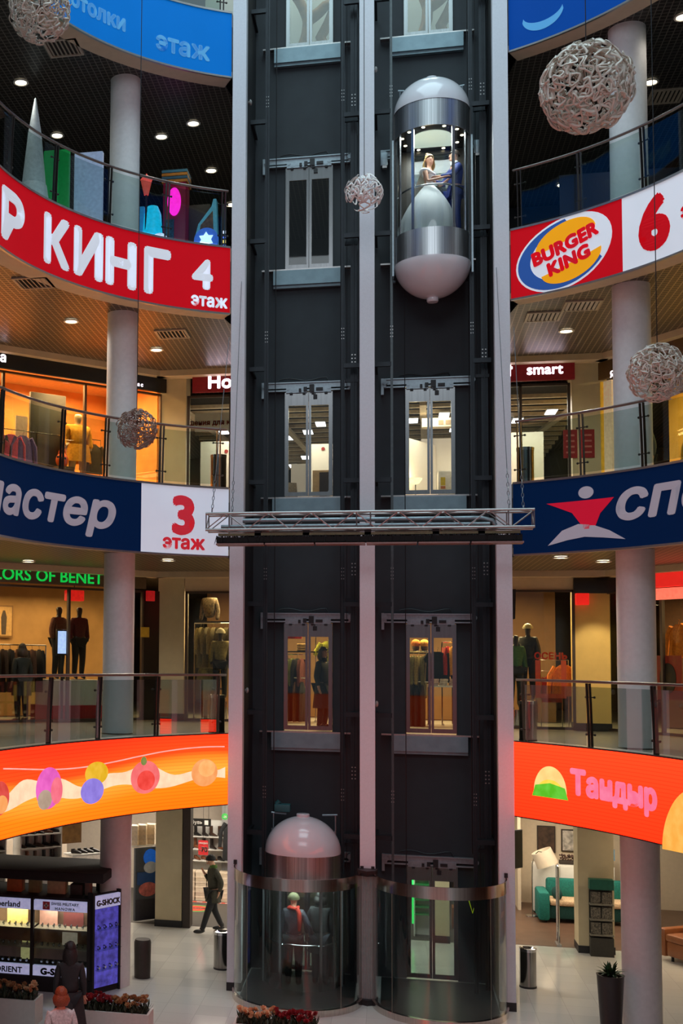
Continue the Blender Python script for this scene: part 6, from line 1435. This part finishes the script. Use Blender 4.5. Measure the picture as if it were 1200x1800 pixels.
MB().box(-6.06, -.036, 1.55, -5.92, -.031, 1.70).build('crest', KR, t, smooth=False); MB().box(-6.005, -.04, 1.575, -5.975, -.036, 1.675).box(-6.035, -.04, 1.61, -5.945, -.036, 1.64).build('crest_cross', WHITEPAINT, t, smooth=False)
text('ORIENT', .15, KP, t, -6.72, -.036, .335, bold=.003); text('G-SHOCK', .16, KP, t, -5.68, -.036, .335, bold=.009, sx=1.1)
# receding lit side of the kiosk
ang = math.atan2(.58, .36); SX = -5.06
sd_ = thing('kiosk', 'violet lit side show case of the watch kiosk beside the round column', 'kiosk', (SX, KY, 0), ang)
MB().box(0, .02, 0, .68, .10, 1.86).build('body', KDK, sd_, smooth=False); MB().box(.03, -.006, .12, .66, .02, 1.58).build('back_panel', M('violet_panel', (84, 80, 190), .4, 0, .5, 7, glow=.40), sd_, smooth=False)
MB().box(0, -.04, 1.60, .68, .02, 1.84, .005).build('name_strip', KS, sd_); text('G-SHOCK', .145, KP, sd_, .34, -.046, 1.655, bold=.006, sx=.95)
for zz in (.45, .82, 1.2): MB().box(.04, -.12, zz, .65, -.006, zz+.012).build('shelf', CLEAR, sd_, smooth=False)
MB().box(-.05, -.03, 0, .0, .12, 1.9).box(.67, -.03, 0, .71, .12, 1.9).build('frame', KDK, sd_, smooth=False)
WCH = None
def watch(loc, rz, c, label, group):
    global WCH
    t = thing('watch', label, 'watch', loc, rz, group)
    MB().tube([(0, .03+.032*math.cos(a), .035+.032*math.sin(a)) for a in [2*PI*k/14 for k in range(14)]], .009, 6, True).build('strap', M('watch_strap_%d' % c[0], c, .5), t); MB().cyl((0, -.014, .035), (0, -.002, .035), .022, seg=14).build('case', CHROME, t)
for zz in (.49, .815, 1.175):
    for k in range(9):
        watch((-6.12+k*.115, KY+.16, zz+.001), 0, [(30, 30, 34), (96, 70, 46), (52, 54, 60)][k % 3], 'watch in the right show case of the kiosk front', 'watches in the right show case')
    for k in range(5): watch((-6.9+k*.12, KY+.16, zz+.001), 0, [(60, 56, 50), (120, 90, 50)][k % 2], 'watch in the left show case of the kiosk front', 'watches in the left show case')
for zz in (.463, .833, 1.213):
    for k in range(4):
        x = .10+k*.16; watch((SX+x*math.cos(ang)+.06*math.sin(ang), KY+x*math.sin(ang)-.06*math.cos(ang), zz), ang, (26, 24, 60), 'watch in the violet side show case of the kiosk', 'watches in the violet show case')
for x, w_, c, zz, h_, lab in ((-6.05, .36, (206, 150, 130), 1.176, .28, 'pink display card in the right show case, top shelf'), (-5.55, .40, (112, 54, 50), 1.176, .26, 'dark red display card in the right show case, top shelf'), (-5.62, .30, (206, 190, 168), .816, .24, 'cream display card in the right show case, middle shelf'), (-6.68, .42, (236, 206, 130), 1.176, .28, 'yellow lit display card in the left show case, top shelf'), (-6.48, .24, (232, 224, 150), .50, .34, 'pale yellow display card in the left show case, bottom shelf')):
    tag(MB().box(-w_/2, 0, 0, w_/2, .02, h_).build('display_card', M('card_%d_%d' % (c[0], c[1]), c, .5, glow=.25), smooth=False, loc=(x, KY+.36, zz)), lab, 'card')
for x, w_, c, h_, lab in ((-6.75, .30, (196, 122, 62), .24, 'orange carton on top of the kiosk, far left'), (-6.35, .22, (150, 150, 96), .27, 'olive carton on top of the kiosk'), (-5.9, .36, (206, 200, 150), .25, 'pale yellow carton on top of the kiosk'), (-5.5, .24, (70, 70, 62), .20, 'dark grey bag shaped box on top of the kiosk'), (-5.28, .10, (126, 126, 112), .27, 'slim grey carton at the right end on top of the kiosk')):
    tag(MB().box(-w_/2, -.12, 0, w_/2, .12, h_, .008).build('carton', M('carton_%d' % c[0], c, .6), loc=(x, KY+.45, 1.781)), lab, 'carton')
light('AREA', 'case_light', (-5.7, KY+.22, 1.50), 7, (1, .9, .8), .9, .2); light('AREA', 'case_light', (-6.8, KY+.22, 1.50), 8, (1, .86, .6), .9, .2)
tag(MB().lathe([(0, 0), (.16, 0), (.17, .7), (.15, .75), (0, .75)], seg=28).build('waste_drum', M('dark_drum', (52, 46, 42), .5), loc=(-4.42, -1.35, 0)), 'dark drum shaped bin behind the right of the left round column', 'litter bin')

# ---- flower boxes
ROSE = {}
def flower_mesh(c):
    if c in ROSE: return ROSE[c]
    m = MB()
    for ring, (r, nn, zz) in enumerate(((.012, 4, .02), (.026, 6, .012), (.038, 7, .0))):
        for k in range(nn):
            a = 2*PI*k/nn+ring*.5; ca, sa = math.cos(a), math.sin(a)
            m.sheet([[(r*ca*q-w_*sa, r*sa*q+w_*ca, zz+.030*(q-.4)) for w_ in (-.013*q2, 0, .013*q2)] for q, q2 in ((.3, .6), (.8, 1.2), (1.15, .8))])
    m.ball((0, 0, .012), .014, seg=8)
    o = m.build('flower', M('petal_%d_%d_%d' % c, c, .7, 0, .15, 30), ang=60); ROSE[c] = o.data; bpy.data.objects.remove(o); return ROSE[c]
def flower_box(x0, x1, y0, y1, ht, label, split, seed):
    rg = random.Random(seed); t = thing('flower_box', label, 'flower box', ((x0+x1)/2, (y0+y1)/2, 0)); hx, hy = (x1-x0)/2, (y1-y0)/2
    b = MB(); b.box(-hx, -hy, 0, hx, -hy+.04, ht).box(-hx, hy-.04, 0, hx, hy, ht).box(-hx, -hy+.04, 0, -hx+.04, hy-.04, ht).box(hx-.04, -hy+.04, 0, hx, hy-.04, ht).box(-hx+.04, -hy+.04, 0, hx-.04, hy-.04, .05)
    b.build('box', M('white_planter', (206, 200, 192), .5, 0, .04), t, smooth=False)
    MB().box(-hx+.04, -hy+.04, ht-.08, hx-.04, hy-.04, ht-.03).build('soil', M('soil', (44, 36, 30), .9, bump=.5), t, smooth=False)
    g = MB()
    for k in range(420):
        p = Vector((rg.uniform(-hx+.05, hx-.05), rg.uniform(-hy+.05, hy-.05), ht-.03)); a = rg.uniform(0, 2*PI); L_ = rg.uniform(.10, .24); d = Vector((math.cos(a)*.5, math.sin(a)*.5, .85)).normalized(); s_ = Vector((-math.sin(a), math.cos(a), 0))*.018; m1 = p+d*L_*.6; tip = p+d*L_
        g.bm.faces.new([g.bm.verts.new(q) for q in (p, m1-s_, tip, m1+s_)])
    stuff(g.build('foliage', M('leaf_green', (52, 58, 38), .6, 0, .3, 20), t, ang=60))
    for k in range(52):
        q = k/51; x = -hx+.08+(2*hx-.16)*q; c = split(q); me = flower_mesh(c)
        o = bpy.data.objects.new('flower', me); C.objects.link(o); o.parent = t; o.location = (x+rg.uniform(-.03, .03), rg.uniform(-hy+.07, hy-.07), ht+rg.uniform(.08, .20)); o.rotation_euler = (rg.uniform(.2, .9), rg.uniform(-.4, .4), rg.uniform(0, 6)); o.scale = (1.35,)*3
CREAM, ROSER, GOLD = (226, 184, 142), (150, 36, 44), (176, 130, 86)
flower_box(-2.12, -.72, -5.15, -4.66, .34, 'white flower box with cream and red flowers in front of the left curved glass screen', lambda q: CREAM if q < .48 else ROSER, 3)
flower_box(-4.85, -3.50, -5.4, -4.95, .44, 'white flower box with red and tan flowers in front of the watch kiosk', lambda q: ROSER if q < .5 else GOLD, 5)
flower_box(-7.1, -5.55, -5.1, -4.6, .44, 'white flower box with tan flowers at the lower left edge', lambda q: GOLD if q < .85 else CREAM, 9)
# ---- two visitors at the lower left
person('person', 'person in a long black hooded coat seen from behind near the watch kiosk', (-4.62, -6.3, 0), PI+.2, dict(), 1.0, True, LONGB, M('black_jeans'), (24, 24, 24), (26, 24, 24), .26, (1.0, .45, .20, .28, LONGB, 'coat_skirt'), M('black_hood'), True, 0, bulk=1.1)
person('person', 'auburn haired person in a pale jacket at the bottom edge on the left', (-4.12, -8.7, 0), .5+PI, dict(), .96, True, cloth((206, 204, 202)), M('dark_blue_jeans'), (40, 34, 30), (140, 66, 34), .16, (1.0, .84, .18, .20, cloth((206, 204, 202)), 'jacket_hem'), None, True, 0)
# ground floor seen through the right lift doors
t = thing('display_rack', 'green lit product rack behind the right ground-floor lift doors', 'rack', (1.16, 3.9, 0))
MB().box(-.22, .24, 0, .16, .28, 2.0).box(-.22, 0, 0, -.19, .28, 2.0).box(.13, 0, 0, .16, .28, 2.0).build('frame', WHITEPAINT, t, smooth=False)
for k in range(6): MB().box(-.2, -.02, .5+k*.17, .14, .24, .53+k*.17).build('shelf', M('green_shelf', (40, 130, 70), .5, glow=.12), t, smooth=False)
MB().box(-.26, -.03, .3, -.22, .0, 2.05).build('edge_light', M('green_tube', (60, 240, 110), .4, glow=1.2), t, smooth=False); MB().box(-.2, -.01, 1.56, .16, .05, 1.8).build('header', M('white_header_glow', (235, 245, 240), .4, glow=.8), t, smooth=False)
slab('pillar', MIDW, 1.40, .1, .16, 1.72, .45, 3.5, M('beige_pillar')); slab('plinth', MIDW, 1.39, .09, .0, 1.73, .46, .16, M('black_plinth'))
tag(MB().box(-.3, 0, 0, .3, .4, .5, .02).build('bench', M('brown_leather'), loc=(2.15, 5.0, 0.006)), 'brown leather bench behind the right ground-floor lift doors', 'bench')
shop_light(MIDW, .9, -1.4, 3.3, 1.2, .8, 60, (1, .95, .84)); shop_light(MIDW, -1.2, -1.4, 3.3, 1.2, .8, 40, (1, .95, .84))
# LED ring across the far side of the atrium, behind the viewer
t = thing('led_screen', 'long dim red LED screen across the gallery behind the viewer', 'screen', (0, -28.5, 0))
MB().box(-6.5, 0, 3.5, 6.5, .03, 4.9).build('display', pix('far_red', (255, 74, 34), .9), t, smooth=False); MB().box(-6.5, -.2, 0, 6.5, 0, 4.92).build('casing', MECH, t, smooth=False)
tag(MB().tube([(1.92, -.16, 1.72), (2.01, -.16, 1.40), (2.10, -.16, 1.72), (2.10, -.1, 2.6)], .014, 6).build('cable', M('yellow_green_cable', (200, 220, 40), .5, glow=.4)), 'yellow-green cable hanging in a V inside the right curved glass screen', 'cable')  # glow added to the cable so that it shows up below the band
